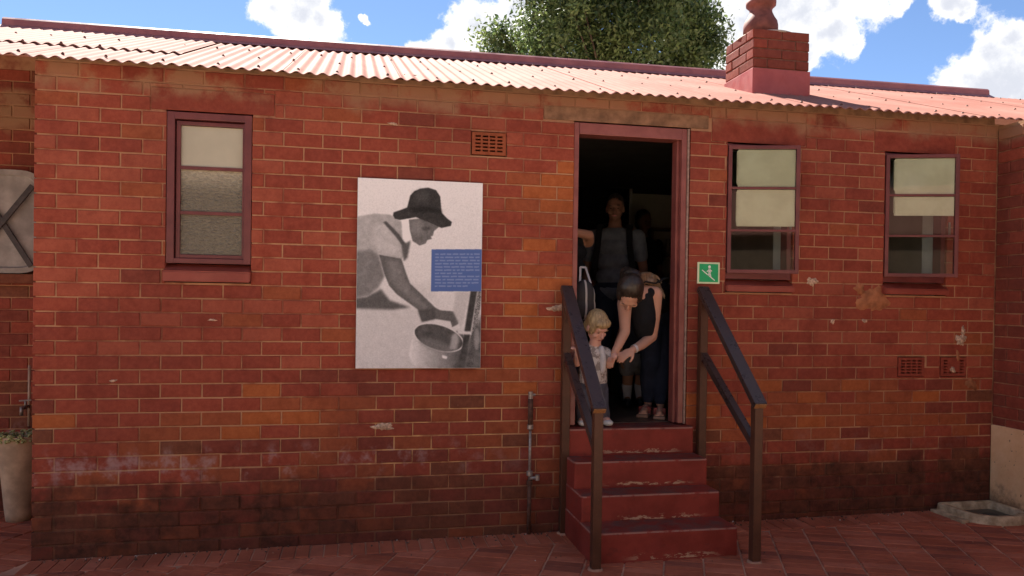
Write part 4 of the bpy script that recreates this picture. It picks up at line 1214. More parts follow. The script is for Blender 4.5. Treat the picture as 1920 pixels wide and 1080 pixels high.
# ------------------------------------------------------------------ people
def remeshed(name, bm, voxel, m, parent, smooth=3):
    me = bpy.data.meshes.new(name); bm.to_mesh(me); bm.free()
    o = bpy.data.objects.new(name, me); COL.objects.link(o)
    r = o.modifiers.new('r', 'REMESH'); r.mode = 'VOXEL'; r.voxel_size = voxel; r.use_smooth_shade = True
    s = o.modifiers.new('s', 'SMOOTH'); s.factor = 0.5; s.iterations = smooth
    dg = bpy.context.evaluated_depsgraph_get(); dg.update()
    nm = bpy.data.meshes.new_from_object(o.evaluated_get(dg))
    bpy.data.objects.remove(o); bpy.data.meshes.remove(me)
    nm.name = name; nm.materials.clear()
    for p in nm.polygons: p.use_smooth = True
    return link(name, nm, parent, m)
def chain(bm, pts):
    for k, (p, r) in enumerate(pts):
        ball(bm, p, r, None, 12)
        if k: cone_between(bm, pts[k-1][0], p, pts[k-1][1] if not hasattr(pts[k-1][1], '__len__') else min(pts[k-1][1]), r if not hasattr(r, '__len__') else min(r), 16)
def axes(face, up):
    f = Vector(face).normalized(); u = Vector(up); u = (u-f*u.dot(f)).normalized(); s = f.cross(u)
    return s, f, u          # side, forward, up
def rotm(s, f, u): return Matrix((s, f, u)).transposed()
def head_bm(bm, c, face, up, k=1.0):
    c = Vector(c); s, f, u = axes(face, up); R = rotm(s, f, u)
    at = lambda a, b, d: c+(s*a+f*b+u*d)*k
    ball(bm, at(0,-.010,.028), (.073*k,.092*k,.085*k), R, 20)
    ball(bm, at(0,.018,-.035), (.058*k,.068*k,.075*k), R, 18)
    ball(bm, at(0,.048,-.080), (.030*k,.030*k,.024*k), R, 12)
    cone_between(bm, at(0,.082,.012), at(0,.104,-.026), .008*k, .014*k, 10); ball(bm, at(0,.098,-.027), .0135*k, None, 10)
    for q in (-1, 1):
        ball(bm, at(q*.074,-.005,-.010), (.010*k,.018*k,.030*k), R, 10)
        ball(bm, at(q*.040,.060,-.030), (.022*k,.020*k,.022*k), R, 10)
    ball(bm, at(0,.082,-.056), (.024*k,.012*k,.009*k), R, 10)
    ball(bm, at(0,.072,.030), (.045*k,.018*k,.012*k), R, 10)
    return at, R
SKINS = {}
def skin(name, c):
    t = NT(name); n = t.noise(30, 4, 0.6); t.color(t.mix(n, tuple(v*.9 for v in c), tuple(min(1, v*1.08) for v in c))); t.rough(0.6); t.spec(0.2)
    t.b.inputs['Subsurface Weight'].default_value = 0.08; t.b.inputs['Subsurface Radius'].default_value = (0.02, 0.008, 0.005)
    return t.m
SK1 = skin('fair skin', (0.50, 0.27, 0.19)); SK2 = skin('tanned skin', (0.30, 0.15, 0.095)); SK4 = skin('brown skin', (0.19, 0.095, 0.062)); SK3 = skin('toddler skin', (0.56, 0.31, 0.24))
EYEW = simple('eye white', (0.6, 0.58, 0.55), 0.2, 0.02, 10, 0); EYED = simple('eye dark', (0.02, 0.015, 0.012), 0.15, 0.1, 10, 0); LIP = simple('lips', (0.36, 0.13, 0.11), 0.45, 0.1, 40, 0)
def face_parts(at, R, k, parent, browm):
    for q in (-1, 1):
        bm = bmesh.new(); ball(bm, at(q*.031,.0745,.004), (.0095*k,.004*k,.004*k), R, 12); bm_obj('eye', bm, EYED, parent, True)
        bm = bmesh.new(); ball(bm, at(q*.032,.083,.028), (.017*k,.0035*k,.0028*k), R, 10); bm_obj('eyebrow', bm, browm, parent, True)
    bm = bmesh.new(); ball(bm, at(0,.0895,-.058), (.022*k,.006*k,.0065*k), R, 12); bm_obj('mouth', bm, LIP, parent, True)
def hand_bm(bm, wrist, d, palm_n, k=1.0, curl=0.5, thumb=1, spread=1.0):
    """palm plus five tapered fingers; d = direction of the hand, palm_n = where the palm faces"""
    w = Vector(wrist); d = Vector(d).normalized(); n = Vector(palm_n); n = (n-d*n.dot(d)).normalized(); s = d.cross(n)
    R = rotm(s, d, n)
    ball(bm, w+d*.045*k, (.040*k,.050*k,.015*k), R, 14); cone_between(bm, w-d*.01*k, w+d*.03*k, .022*k, .024*k, 12)
    for i, (off, ln) in enumerate(((-.028,.062), (-.0095,.072), (.0095,.067), (.028,.052))):
        b0 = w+d*.075*k+s*off*k*spread; a = curl*0.55
        p1 = b0+(d*math.cos(a)+n*math.sin(a))*ln*.45*k; a2 = curl*1.5
        p2 = p1+(d*math.cos(a2)+n*math.sin(a2))*ln*.33*k; a3 = curl*2.2
        p3 = p2+(d*math.cos(a3)+n*math.sin(a3))*ln*.25*k
        chain(bm, [(b0, .0095*k), (p1, .0086*k), (p2, .0078*k), (p3, .0068*k)])
    t0 = w+d*.025*k-s*thumb*.028*k; t1 = t0+(d*.65-s*thumb*.6+n*.35).normalized()*.036*k; t2 = t1+(d*.85-s*thumb*.15+n*.5).normalized()*.030*k
    chain(bm, [(t0, .013*k), (t1, .0105*k), (t2, .0085*k)])
def hair_mat(name, a_, b_):
    t = NT(name); mp = t.N.new('ShaderNodeMapping'); mp.inputs['Scale'].default_value = (90, 90, 18); t.L.new(t.pos(), mp.inputs[0])
    n = t.noise(1.0, 5, 0.6, mp.outputs[0]); t.color(t.mix(t.ramp(n, .3, .7), a_, b_)); t.rough(0.42); t.spec(0.5); t.bump(n, 0.6, 0.004); return t.m
H_DARK = hair_mat('dark brown hair', (0.010, 0.007, 0.005), (0.036, 0.022, 0.014)); H_BLOND = hair_mat('blond hair', (0.21, 0.135, 0.062), (0.44, 0.31, 0.16)); H_BRN = hair_mat('brown hair', (0.09, 0.055, 0.030), (0.24, 0.15, 0.085)); H_BLK = hair_mat('black hair', (0.010, 0.008, 0.007), (0.03, 0.022, 0.018))
def cloth(name, c, var=0.2, rough=0.85):
    t = NT(name); n = t.noise(14, 4, 0.6); f = t.noise(260, 2, 0.5)
    t.color(t.mix(t.ramp(n, .3, .7), tuple(v*(1-var) for v in c), tuple(min(1, v*(1+var)) for v in c))); t.rough(rough); t.spec(0.2)
    t.bump(t.math('MULTIPLY_ADD', f, .25, t.noise(22, 4, .6)), 0.5, 0.008); return t.m
def hair_cap(name, at, R, k, parent, m, back=.022, lift=.020, grow=1.10, extra=()):
    bm = bmesh.new(); ball(bm, at(0, -.010-back, .028+lift), (.073*grow*k, .092*1.02*k, .085*grow*k), R, 22)
    ball(bm, at(0, -.055, -.02), (.068*k, .055*k, .07*k), R, 16)
    for (p, r) in extra: ball(bm, p, r, R, 14)
    o = remeshed(name, bm, .006*max(k, .7), m, parent, 2)
    import mathutils.noise as mn
    c = at(0, 0, 0); Ri = R.transposed()
    for v in o.data.vertices:
        q = Ri @ (v.co-c)
        a = math.atan2(q.x, q.y+.03*k)
        d = mn.noise(Vector((a*9, q.z*16/k, 3.1)))*.0042+mn.noise(Vector((a*26, q.z*30/k, 7.7)))*.0026
        v.co = v.co+v.normal*d*k
    return o

def woman():
    root = empty('person', (3.9, .4, FLOOR)); tag(root, 'woman in a black sleeveless top bending down to hold the toddler by the hand', 'person')
    bm = bmesh.new()
    chain(bm, [((3.975,.50,1.53), .135), ((3.86,.33,1.575), .115), ((3.75,.19,1.565), .115), ((3.705,.13,1.56), .10)])
    # neck and head hanging forward, crown to the viewer
    hc = Vector((3.575, -.040, 1.585))
    chain(bm, [((3.70,.12,1.585), .06), ((3.630,.040,1.585), .050)])
    at, R = head_bm(bm, hc, (-.18,-.26,-.95), (-.25,-.93,.27), 1.0)
    chain(bm, [((3.725,.13,1.585), .075), ((3.805,.10,1.585), .056), ((3.812,.115,1.45), .044), ((3.805,.135,1.295), .037), ((3.70,.05,1.245), .034), ((3.605,-.035,1.215), .025)])
    hand_bm(bm, (3.605,-.035,1.215), (-.86,-.28,-.42), (-.25,.35,-.9), .95, .42, -1)
    chain(bm, [((3.69,.13,1.56), .075), ((3.60,.12,1.52), .052), ((3.590,.085,1.42), .041), ((3.580,.05,1.33), .035), ((3.52,-.005,1.25), .030), ((3.485,-.030,1.205), .024)])
    hand_bm(bm, (3.485,-.030,1.205), (-.55,-.35,-.75), (-.2,.1,-1), .9, .5, 1)
    for (hp, kn, an, toe) in (((4.02,.52,1.50),(4.015,.43,1.10),(3.985,.40,.80),(3.915,.245,.742)), ((3.93,.48,1.50),(3.915,.42,1.11),(3.925,.485,.80),(3.835,.345,.742))):
        chain(bm, [(hp,.095),(kn,.058),(((kn[0]+an[0])/2,(kn[1]+an[1])/2+.015,.98),.052),(an,.033)])
        chain(bm, [((an[0]+.02,an[1]+.035,.752),.030),(((an[0]+toe[0])/2,(an[1]+toe[1])/2,.762),.030),(toe,.024)])
        d = (Vector(toe)-Vector(an)); d.z = 0; d.normalize(); s = Vector((-d.y,d.x,0))
        for i in range(5): ball(bm, Vector(toe)+d*(.020-.004*abs(i-1))+s*(i-2)*.013-Vector((0,0,.006)), .0095, None, 8)
    remeshed('body', bm, .0055, SK1, root, 3)
    face_parts(at, R, 1.0, root, H_DARK)
    TOP = cloth('black jersey', (0.010,0.010,0.012))
    bm = bmesh.new()
    chain(bm, [((3.985,.50,1.55), .150), ((3.86,.33,1.575), .132), ((3.75,.19,1.560), .132), ((3.715,.14,1.545), .112)])
    chain(bm, [((3.72,.13,1.52), .10), ((3.73,.10,1.42), .085), ((3.75,.14,1.33), .07)])       # loose front hanging down
    for q in ((3.775,.125,1.625), (3.655,.125,1.61)): chain(bm, [((3.75,.22,1.62),.05), (q,.030), ((q[0]-.01,q[1]-.06,q[2]-.03),.030)])
    remeshed('top', bm, .007, TOP, root, 4)
    JEAN = cloth('navy denim', (0.014,0.020,0.040))
    bm = bmesh.new()
    chain(bm, [((3.985,.51,1.54), .152), ((3.975,.50,1.46), .150)])
    for (hp, kn, an) in (((4.02,.52,1.48),(4.015,.43,1.10),(3.985,.40,.83)), ((3.93,.48,1.48),(3.915,.42,1.11),(3.925,.485,.83))):
        chain(bm, [(hp,.108),(kn,.072),(((kn[0]+an[0])/2,(kn[1]+an[1])/2+.015,.98),.066),(an,.047)])
    remeshed('jeans', bm, .007, JEAN, root, 4)
    hair_cap('hair', at, R, 1.0, root, H_DARK, .020, .020, 1.20, ((at(.0,-.11,.02),(.07,.06,.075)), (at(.03,-.14,-.03),(.05,.06,.05)), (at(.066,.0,.02),(.022,.06,.06)), (at(-.066,.0,.02),(.022,.06,.06))))
    bm = bmesh.new()
    hr = random.Random(8)
    for k in range(26):
        a0 = at(hr.uniform(-.035,.045), -.11, hr.uniform(.0,.06)); dx, dz = hr.uniform(-.02,.02), hr.uniform(-.03,.03)
        pts = [(a0, .012), ((3.70+dx, .06+dx, 1.690+dz), .013), ((3.765+dx*1.5, .10+dz*.5, 1.700+dz), .011), ((3.82+dx*2, .12+dx, 1.672+dz*1.3), .008), ((3.85+dx*2, .12, 1.61+dz*2), .004)]
        chain(bm, pts)
    remeshed('ponytail', bm, .005, H_BRN, root, 1)
    SAND = simple('tan sandal', (0.34,0.20,0.13), 0.6, 0.2, 30); STR = simple('red sandal strap', (0.20,0.03,0.025), 0.5, 0.2, 30)
    for (an, toe) in (((3.985,.40),(3.915,.245)), ((3.925,.485),(3.835,.345))):
        d = Vector((toe[0]-an[0], toe[1]-an[1], 0)).normalized(); M = Matrix((d, Vector((-d.y,d.x,0)), Vector((0,0,1)))).transposed().to_4x4(); M.translation = (an[0], an[1], 0)
        bm = bmesh.new(); add_box(bm, -.065, .215, -.042, .042, FLOOR-.004, FLOOR+.018, M, .008); so_ = bm_obj('sandal', bm, SAND, root)
        bm = bmesh.new(); add_box(bm, .10, .125, -.044, .044, FLOOR+.015, FLOOR+.066, M, .006); bm_obj('strap', bm, STR, so_)
    bm = bmesh.new()
    M = Matrix.Translation((3.622,-.02,1.221)) @ Vector((-.86,-.45,-.25)).to_track_quat('Z','Y').to_matrix().to_4x4()
    bmesh.ops.create_cone(bm, cap_ends=False, segments=20, radius1=.0295, radius2=.0285, depth=.020, matrix=M); bm_obj('bracelet', bm, simple('pale bracelet', (0.55,0.52,0.50), 0.35, 0.1, 60), root, True)
    bg = bmesh.new(); pts = [(3.645,.02,1.64),(3.72,.06,1.670),(3.80,.09,1.66),(3.90,.16,1.70),(4.0,.24,1.705)]
    for p, q in zip(pts[:-1], pts[1:]): bar_bm(bg, p, q, .030, .010)
    bm_obj('shoulder_strap', bg, cloth('black webbing', (0.012,0.012,0.013)), root)
woman()

def toddler():
    root = empty('person', (3.36,.08,FLOOR)); tag(root, 'blond toddler in a pale top and grey trousers on the top step', 'person')
    bm = bmesh.new()
    chain(bm, [((3.36,.055,.985), .085), ((3.355,.035,1.08), .083), ((3.352,.02,1.17), .072), ((3.355,.0,1.245), .040), ((3.357,-.01,1.28), .038)])
    at, R = head_bm(bm, (3.357,-.025,1.365), (.32,-.72,-.62), (.15,-.55,.82), .86)
    chain(bm, [((3.345,.01,1.195), .05), ((3.275,.01,1.180), .036), ((3.225,-.03,1.13), .028), ((3.212,-.075,1.185), .020)])
    hand_bm(bm, (3.212,-.075,1.185), (-.35,-.25,.9), (-.9,.2,-.3), .55, .9, 1)
    chain(bm, [((3.365,.01,1.195), .05), ((3.425,-.005,1.190), .034), ((3.445,-.035,1.145), .028), ((3.452,-.075,1.155), .020)])
    hand_bm(bm, (3.450,-.072,1.155), (-.15,-.55,.35), (.6,.3,-.4), .55, .8, -1)
    for q, ax in ((-1, 3.300), (1, 3.452)):
        chain(bm, [((3.36+q*.042,.055,.96), .055), ((3.36+q*.055,.05,.845), .044), ((ax,.085,.745), .030), ((ax+q*.008,.03,.735), .026)])
    remeshed('body', bm, .0045, SK3, root, 2)
    face_parts(at, R, .86, root, H_BLOND)
    def shirt_mat():
        t = NT('patterned pale shirt'); n = t.noise(28, 3, .6); t.color(t.mix(t.ramp(n, .46, .56), (0.50,0.45,0.42), (0.24,0.20,0.18))); t.rough(.85); t.spec(.2); t.bump(t.noise(40,4), .4, .006); return t.m
    bm = bmesh.new()
    chain(bm, [((3.36,.055,1.00), .098), ((3.355,.035,1.08), .095), ((3.352,.02,1.17), .083), ((3.355,.008,1.225), .050)])
    chain(bm, [((3.345,.01,1.195), .058), ((3.275,.01,1.180), .045), ((3.235,-.02,1.142), .038)])
    chain(bm, [((3.365,.01,1.195), .058), ((3.425,-.005,1.190), .043), ((3.440,-.025,1.155), .036)])
    remeshed('shirt', bm, .0055, shirt_mat(), root, 3)
    bm = bmesh.new(); ball(bm, (3.395,-.045,1.14), (.024,.030,.085), None, 14); ball(bm, (3.388,-.040,1.205), (.022,.026,.040), None, 12)
    remeshed('bib', bm, .005, cloth('white cotton', (0.50,0.47,0.47), .1), root, 2)
    bm = bmesh.new(); chain(bm, [((3.36,.055,.985), .100), ((3.36,.055,.955), .098)])
    for q, ax in ((-1, 3.300), (1, 3.452)): chain(bm, [((3.36+q*.042,.055,.95), .068), ((3.36+q*.055,.05,.845), .056), ((ax,.085,.765), .045)])
    remeshed('trousers', bm, .0055, cloth('slate trousers', (0.075,0.075,0.098)), root, 3)
    hair_cap('hair', at, R, .88, root, H_BLOND, .010, .016, 1.05, ((at(0,.046,.070),(.060,.038,.034)), (at(.056,.0,.01),(.018,.05,.055)), (at(-.056,.0,.01),(.018,.05,.055))))
    for q, ax in ((-1, 3.300), (1, 3.452)):
        bm = bmesh.new(); ball(bm, (ax,.085,.735), (.034,.042,.030), None, 14); ball(bm, (ax+q*.010,.025,.727), (.034,.052,.022), None, 14)
        remeshed('shoe', bm, .005, simple('white shoe', (0.62,0.58,0.53), .6, .1, 30), root, 2)
toddler()

def standing(x, y, top, facing, label, sk, hair, shirtm, trom, k_voxel=.008, arms=None, sleeves=True, extra=None):
    """upright figure: top = z of the crown"""
    Ht = top-FLOOR; k = Ht/1.75; z = lambda v: FLOOR+v*k
    f = Vector(facing).normalized(); s = f.cross(Vector((0,0,1)))
    P = lambda a, b, h: Vector((x,y,0))+s*a*k+f*b*k+Vector((0,0,z(h)))
    root = empty('person', (x, y, FLOOR)); tag(root, label, 'person')
    bm = bmesh.new()
    R = rotm(s, f, Vector((0,0,1)))
    for (h, rx, ry) in ((.95,.16,.115),(1.05,.145,.105),(1.18,.155,.112),(1.30,.17,.115),(1.39,.165,.095)): ball(bm, P(0,0,h), (rx*k, ry*k, .095*k), R, 18)
    chain(bm, [(P(0,-.01,1.40), .065*k), (P(0,.0,1.53), .055*k)])
    at, RR = head_bm(bm, P(0,.015,1.632), f+Vector((0,0,-.12)), (0,0,1), k)
    for q in (-1, 1):
        el, wr_ = (P(q*.245,-.03,1.12), P(q*.235,.10,.90)) if arms is None else arms[q](P)
        chain(bm, [(P(q*.13,0,1.40), .068*k), (P(q*.195,0,1.395), .056*k), (el, .040*k), (wr_, .027*k)])
        hand_bm(bm, wr_, (wr_-el), -s*q, k, .45, q)
        chain(bm, [(P(q*.09,0,.92), .095*k), (P(q*.095,.01,.50), .060*k), (P(q*.095,-.02,.28), .054*k), (P(q*.095,-.02,.09), .036*k), (P(q*.105,.10,.045), .036*k), (P(q*.108,.17,.035), .03*k)])
    remeshed('body', bm, k_voxel, sk, root, 3)
    face_parts(at, RR, k, root, hair)
    bm = bmesh.new()
    for (h, rx, ry) in ((.93,.178,.132),(1.05,.165,.122),(1.18,.172,.128),(1.30,.186,.130),(1.385,.170,.105)): ball(bm, P(0,0,h), (rx*k, ry*k, .098*k), R, 18)
    for q in (-1, 1):
        el, wr_ = (P(q*.245,-.03,1.12), P(q*.235,.10,.90)) if arms is None else arms[q](P)
        if sleeves: chain(bm, [(P(q*.12,0,1.385), .075*k), (P(q*.195,0,1.39), .068*k), (P(q*.195,0,1.39).lerp(el,.62), .060*k)])
    remeshed('shirt', bm, k_voxel, shirtm, root, 4)
    bm = bmesh.new(); ball(bm, P(0,0,.94), (.175*k,.13*k,.10*k), R, 16)
    for q in (-1, 1): chain(bm, [(P(q*.09,0,.90), .112*k), (P(q*.095,.01,.50), .080*k), (P(q*.095,-.015,.10), .068*k)])
    remeshed('trousers', bm, k_voxel, trom, root, 4)
    for q in (-1, 1):
        bm = bmesh.new(); chain(bm, [(P(q*.095,-.03,.045), .046*k), (P(q*.105,.10,.04), .044*k), (P(q*.108,.18,.034), .036*k)])
        remeshed('shoe', bm, k_voxel, simple('dark shoe', (0.02,0.018,0.017), .5, .2, 30), root, 2)
    hair_cap('hair', at, RR, k, root, hair, .016, .014, 1.07)
    if extra: extra(root, P, k)
    return root
def straps(root, P, k):
    m = cloth('black strap', (0.008,0.008,0.009))
    for q in (-1, 1):
        bm = bmesh.new(); pts = [P(q*.125,-.10,1.46), P(q*.125,.02,1.492), P(q*.128,.10,1.43), P(q*.135,.138,1.30), P(q*.16,.125,1.12), P(q*.185,.03,1.02)]
        for a_, b_ in zip(pts[:-1], pts[1:]): bar_bm(bm, a_, b_, .052*k, .016*k, P(0,.5,1.2)-P(0,0,1.2))
        bm_obj('backpack_strap', bm, m, root)
    bm = bmesh.new(); ball(bm, P(0,-.21,1.22), (.15*k,.10*k,.24*k), None, 18); remeshed('backpack', bm, .012, m, root, 3)
GREY = cloth('grey blue tee', (0.125,0.138,0.155)); BLACKT = cloth('black cotton', (0.010,0.010,0.011)); DKJ = cloth('dark jeans', (0.018,0.022,0.034))
pm = wp(1154, 366, 1.35)
standing(pm.x, 1.35, pm.z, (CAM.x-pm.x-.5, CAM.y-1.35, 0), 'man in a grey tee with black backpack straps inside the doorway', SK4, H_BLK, GREY, DKJ, extra=straps)
p4 = wp(1060, 452, .50)
def raised(P):
    e = wp(1104, 441, .42); return (e, wp(1062, 432, .26))
def lowered(P): return (P(-.245,-.03,1.12), P(-.235,.10,.90))
def lowered_r(P): return (P(.245,-.03,1.12), P(.235,.10,.90))
P4F = Vector((.15,-1,0))
def p4_arms():
    # the arm on the viewer's right is bent, its elbow showing past the jamb
    s_ = P4F.normalized().cross(Vector((0,0,1)))
    return {1: (raised if s_.x > 0 else lowered_r), -1: (raised if s_.x <= 0 else lowered)}
standing(p4.x, .50, p4.z+.33, P4F, 'person in black mostly hidden behind the left door jamb, bare elbow showing', SK2, H_BLK, BLACKT, DKJ, arms=p4_arms(), sleeves=False)
pb = wp(1206, 395, 3.45)
standing(pb.x, 3.45, pb.z, (.3,-1,0), 'dim dark figure standing deepest in the room behind the man', SK4, H_BLK, BLACKT, DKJ, .012)

def child():
    root = empty('person', (3.99,.95,FLOOR)); tag(root, 'child with grey shorts and pale socks standing behind the bending woman', 'person')
    cx, cy = 3.985, .95
    bm = bmesh.new(); chain(bm, [((cx,cy,1.12),.095), ((cx,cy,1.25),.092), ((cx,cy,1.34),.075), ((cx,cy,1.42),.042)])
    at, R = head_bm(bm, (cx,cy-.01,1.505), (-.3,-.95,-.1), (0,0,1), .86)
    for q in (-1, 1):
        chain(bm, [((cx+q*.05,cy,1.08),.062), ((cx+q*.052,cy-.01,.95),.045), ((cx+q*.052,cy+.01,.86),.040), ((cx+q*.052,cy,.765),.027), ((cx+q*.052-.02,cy-.07,.742),.025)])
        chain(bm, [((cx+q*.085,cy,1.32),.042), ((cx+q*.135,cy,1.20),.032), ((cx+q*.13,cy-.06,1.09),.022)]); hand_bm(bm, (cx+q*.13,cy-.06,1.09), (0,-.2,-1), (-q,0,0), .62, .5, q)
    remeshed('body', bm, .007, SK2, root, 2); face_parts(at, R, .86, root, H_BRN)
    bm = bmesh.new(); chain(bm, [((cx,cy,1.14),.112), ((cx,cy,1.25),.106), ((cx,cy,1.35),.082)]); remeshed('shirt', bm, .008, cloth('dark shirt', (0.02,0.02,0.025)), root, 3)
    bm = bmesh.new(); chain(bm, [((cx,cy,1.13),.11), ((cx,cy,1.07),.11)])
    for q in (-1, 1): chain(bm, [((cx+q*.05,cy,1.07),.082), ((cx+q*.055,cy-.005,1.0),.070)])
    remeshed('shorts', bm, .008, cloth('grey shorts', (0.16,0.155,0.16)), root, 3)
    for q in (-1, 1):
        bm = bmesh.new(); chain(bm, [((cx+q*.052,cy+.008,.87),.044), ((cx+q*.052,cy,.775),.032)]); remeshed('sock', bm, .006, cloth('pale sock', (0.42,0.42,0.43), .1), root, 2)
        bm = bmesh.new(); chain(bm, [((cx+q*.052,cy+.01,.745),.034), ((cx+q*.052-.015,cy-.06,.742),.032), ((cx+q*.052-.03,cy-.10,.738),.026)]); remeshed('shoe', bm, .006, simple('black shoe', (0.015,0.014,0.014), .35, .2, 30), root, 2)
    hair_cap('hair', at, R, .86, root, H_BRN)
child()

def bag():
    c = wp(1095, 556, .16)
    root = empty('bag', (c.x, .16, c.z-.12)); tag(root, 'dark bag with pale stripes held behind the toddler', 'bag')
    t = NT('striped fabric'); x, y, z = t.sep(t.obj()); w = t.math('SINE', t.math('MULTIPLY', x, 95.0)); col = t.mix(t.ramp(w, .72, .9), (0.030,0.026,0.028), (0.42,0.38,0.36)); t.color(col); t.rough(.8); t.bump(t.noise(40,4), .3, .005)
    bm = bmesh.new(); ball(bm, (c.x, .16, c.z), (.078,.06,.115), None, 18); ball(bm, (c.x, .16, c.z-.07), (.085,.065,.09), None, 18); remeshed('pouch', bm, .006, t.m, root, 3)
    bm = bmesh.new(); pts = [(c.x-.03,.16,c.z+.10),(c.x-.02,.19,c.z+.20),(c.x+.02,.20,c.z+.20),(c.x+.045,.16,c.z+.09)]
    for a_, b_ in zip(pts[:-1], pts[1:]): bar_bm(bm, a_, b_, .014, .006, (0,1,0), 0)
    bm_obj('handle', bm, cloth('pale webbing', (0.42,0.40,0.42), .1), root)
bag()
# things deep in the room
def inside():
    a_, b_ = wp(1040, 352, 4.15), wp(1168, 356, 4.15)
    root = empty('dark_cabinet', ((a_.x+b_.x)/2, 4.1, FLOOR)); tag(root, 'dark display cabinet with a pale top edge against the back wall behind the man', 'cabinet')
    DK = simple('dark glass', (0.012,0.012,0.013), .15, .2, 6, 0, .5); PL = simple('pale trim', (0.40,0.38,0.34), .5, .1, 10, 0)
    box('carcass', a_.x, b_.x, 3.85, 4.195, FLOOR-.002, b_.z-.02, DK, root, .004)
    box('top_trim', a_.x-.01, b_.x+.01, 3.83, 4.197, b_.z-.0195, b_.z+.012, PL, root, .004)
    box('side_trim', b_.x-.028, b_.x+.006, 3.828, 3.849, FLOOR, b_.z-.021, PL, root, .003)
    c = wp(1238, 505, 2.0)
    tb = empty('table', (c.x, 2.0, FLOOR)); tag(tb, 'dark table at the right inside the room behind the woman', 'table')
    WD = simple('dark wood', (0.06,0.035,0.022), .4, .3, 8, .1)
    box('tabletop', c.x-.55, c.x+.55, 1.8, 2.4, 1.44, 1.475, WD, tb, .005)
    for sx in (-.5, .5):
        for y in (1.85, 2.35): box('leg', c.x+sx-.025, c.x+sx+.025, y-.025, y+.025, FLOOR-.003, 1.439, WD, tb)
inside()
def shelf():
    a, b = wp(1225, 400, 3.9), wp(1275, 400, 3.9)
    root = empty('shelf', ((a.x+b.x)/2, 4.05, FLOOR)); tag(root, 'dim shelf of small jars on the back wall at the right inside the doorway', 'shelf')
    WD = simple('shelf wood', (0.16, 0.10, 0.06), .5, .3, 8, .1); JM = simple('stoneware', (0.30, 0.26, 0.20), .4, .3, 6, 0)
    for x in (a.x, b.x+.35): box('side_panel', x, x+.03, 3.95, 4.19, FLOOR-.003, 2.45, WD, root, .003)
    for z in (1.30, 1.70, 2.08, 2.42):
        box('board', a.x+.031, b.x+.349, 3.952, 4.188, z, z+.025, WD, root, .003)
        if z > 2.4: continue
        x = a.x+.10
        while x < b.x+.30:
            h = R_.uniform(.10, .22); r = R_.uniform(.035, .06); bm = bmesh.new()
            lathe(bm, [(r*.8, 0), (r, h*.3), (r*.95, h*.7), (r*.55, h*.88), (r*.62, h)], (x, 4.06, z+.0255), 14); bm_obj('jar', bm, JM, root, True); x += R_.uniform(.13, .2)
shelf()
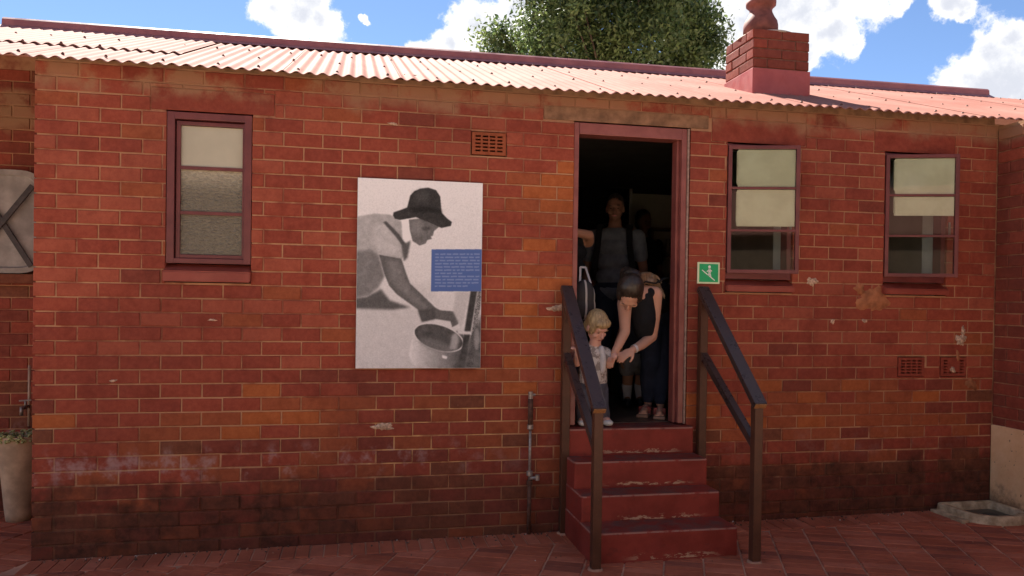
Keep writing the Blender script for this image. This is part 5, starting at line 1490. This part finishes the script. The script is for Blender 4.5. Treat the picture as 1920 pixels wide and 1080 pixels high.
# ------------------------------------------------------------------ added behind the camera, unseen, for bounced light and reflections
def opposite():  # unseen building added to bounce sunlight and block sky in the panes
    root = empty('added_building', (3, -13, 0)); tag(root, 'unseen brown building added across the yard for bounced light and reflections', 'building')
    CR_ = simple('brown render', (0.17, 0.12, 0.085), 0.9, 0.1, 3, 0.2, 0.2)
    bm = bmesh.new()
    hs = [(-8+i*4.2, -6.6+i*4.2, 1.0, 2.3) for i in range(6)]
    for (x0, x1, z0, z1) in rects_minus(-14, 20, -.3, 3.2, hs): add_box(bm, x0, x1, -13.2, -13.0, z0, z1)
    bm_obj('wall', bm, CR_, root)
    for h in hs:
        f = bm_obj('window', frame_bm(h[0]+.003, h[1]-.003, h[2]+.003, h[3]-.003, .05, -13.14, -13.06, (1.65,), .03), FRAME, root)
        box('pane', h[0]+.03, h[1]-.03, -13.11, -13.10, h[2]+.03, h[3]-.03, INDARK, f)
    bm = bmesh.new(); q = [bm.verts.new(v) for v in ((-14.3,-12.7,3.1),(20.3,-12.7,3.1),(20.3,-16.5,4.6),(-14.3,-16.5,4.6))]
    bm.faces.new(q); r = bmesh.ops.extrude_face_region(bm, geom=bm.faces[:])
    for g in r['geom']:
        if isinstance(g, bmesh.types.BMVert): g.co.z += .06
    bmesh.ops.recalc_face_normals(bm, faces=bm.faces); bm_obj('roof', bm, ROOF, root)
opposite()

def added_trees():  # unseen trees added to darken the reflections in the open casements
    src = [o for o in bpy.data.objects if o.name == 'tree'][0]
    for i, (x, y, a) in enumerate(((-7, -21, .4), (-1.5, -20, 1.9), (4.0, -22, 3.0), (9.0, -20, 4.4), (14.5, -21.5, 5.5))):
        t = src.copy(); COL.objects.link(t)
        t['label'] = 'unseen tree added behind the camera for window reflections, '+('first', 'second', 'third', 'fourth', 'last')[i]+' of the row'; t['group'] = 'added trees behind the camera'
        t.matrix_basis = Matrix.Translation((x, y, -2.0)) @ Matrix.Rotation(a, 4, 'Z') @ Matrix.Scale(1.0+.1*(i%3), 4)
        for c in src.children:
            d = c.copy(); COL.objects.link(d); d.parent = t; d.matrix_parent_inverse = c.matrix_parent_inverse.copy()
added_trees()

def grit():
    rr = random.Random(31); ms, mis = [], []
    for k in range(420):
        x = rr.uniform(0.02, 6.35); y = -abs(rr.gauss(0, .05))-.012 if rr.random() < .75 else -rr.uniform(.05, 1.1)
        if 3.08 < x < 4.15 and y > -.72: continue
        r = rr.uniform(.0025, .008)*(0.7 if y < -.15 else 1)
        M = Matrix.Translation((x, y, gz(x)+r*.4)) @ Euler((rr.uniform(0,3), rr.uniform(0,3), rr.uniform(0,3))).to_matrix().to_4x4() @ Matrix.Diagonal((r*rr.uniform(.7,1.6), r, r*.7, 1))
        ms.append(M); mis.append(rr.choices((0, 1, 2), (6, 3, .5))[0])
    o = scatter_mesh('grit', (lambda b: bmesh.ops.create_icosphere(b, subdivisions=1, radius=1.0), ms, mis), [simple('dark grit', (0.09, 0.05, 0.035), .9, .4, 90, 0), simple('brick crumbs', (0.30, 0.13, 0.08), .9, .4, 90, 0), simple('pale grit', (0.55, 0.47, 0.40), .9, .3, 90, 0)], None); tag(o, kind='stuff', label='grit and brick crumbs along the foot of the wall')
grit()
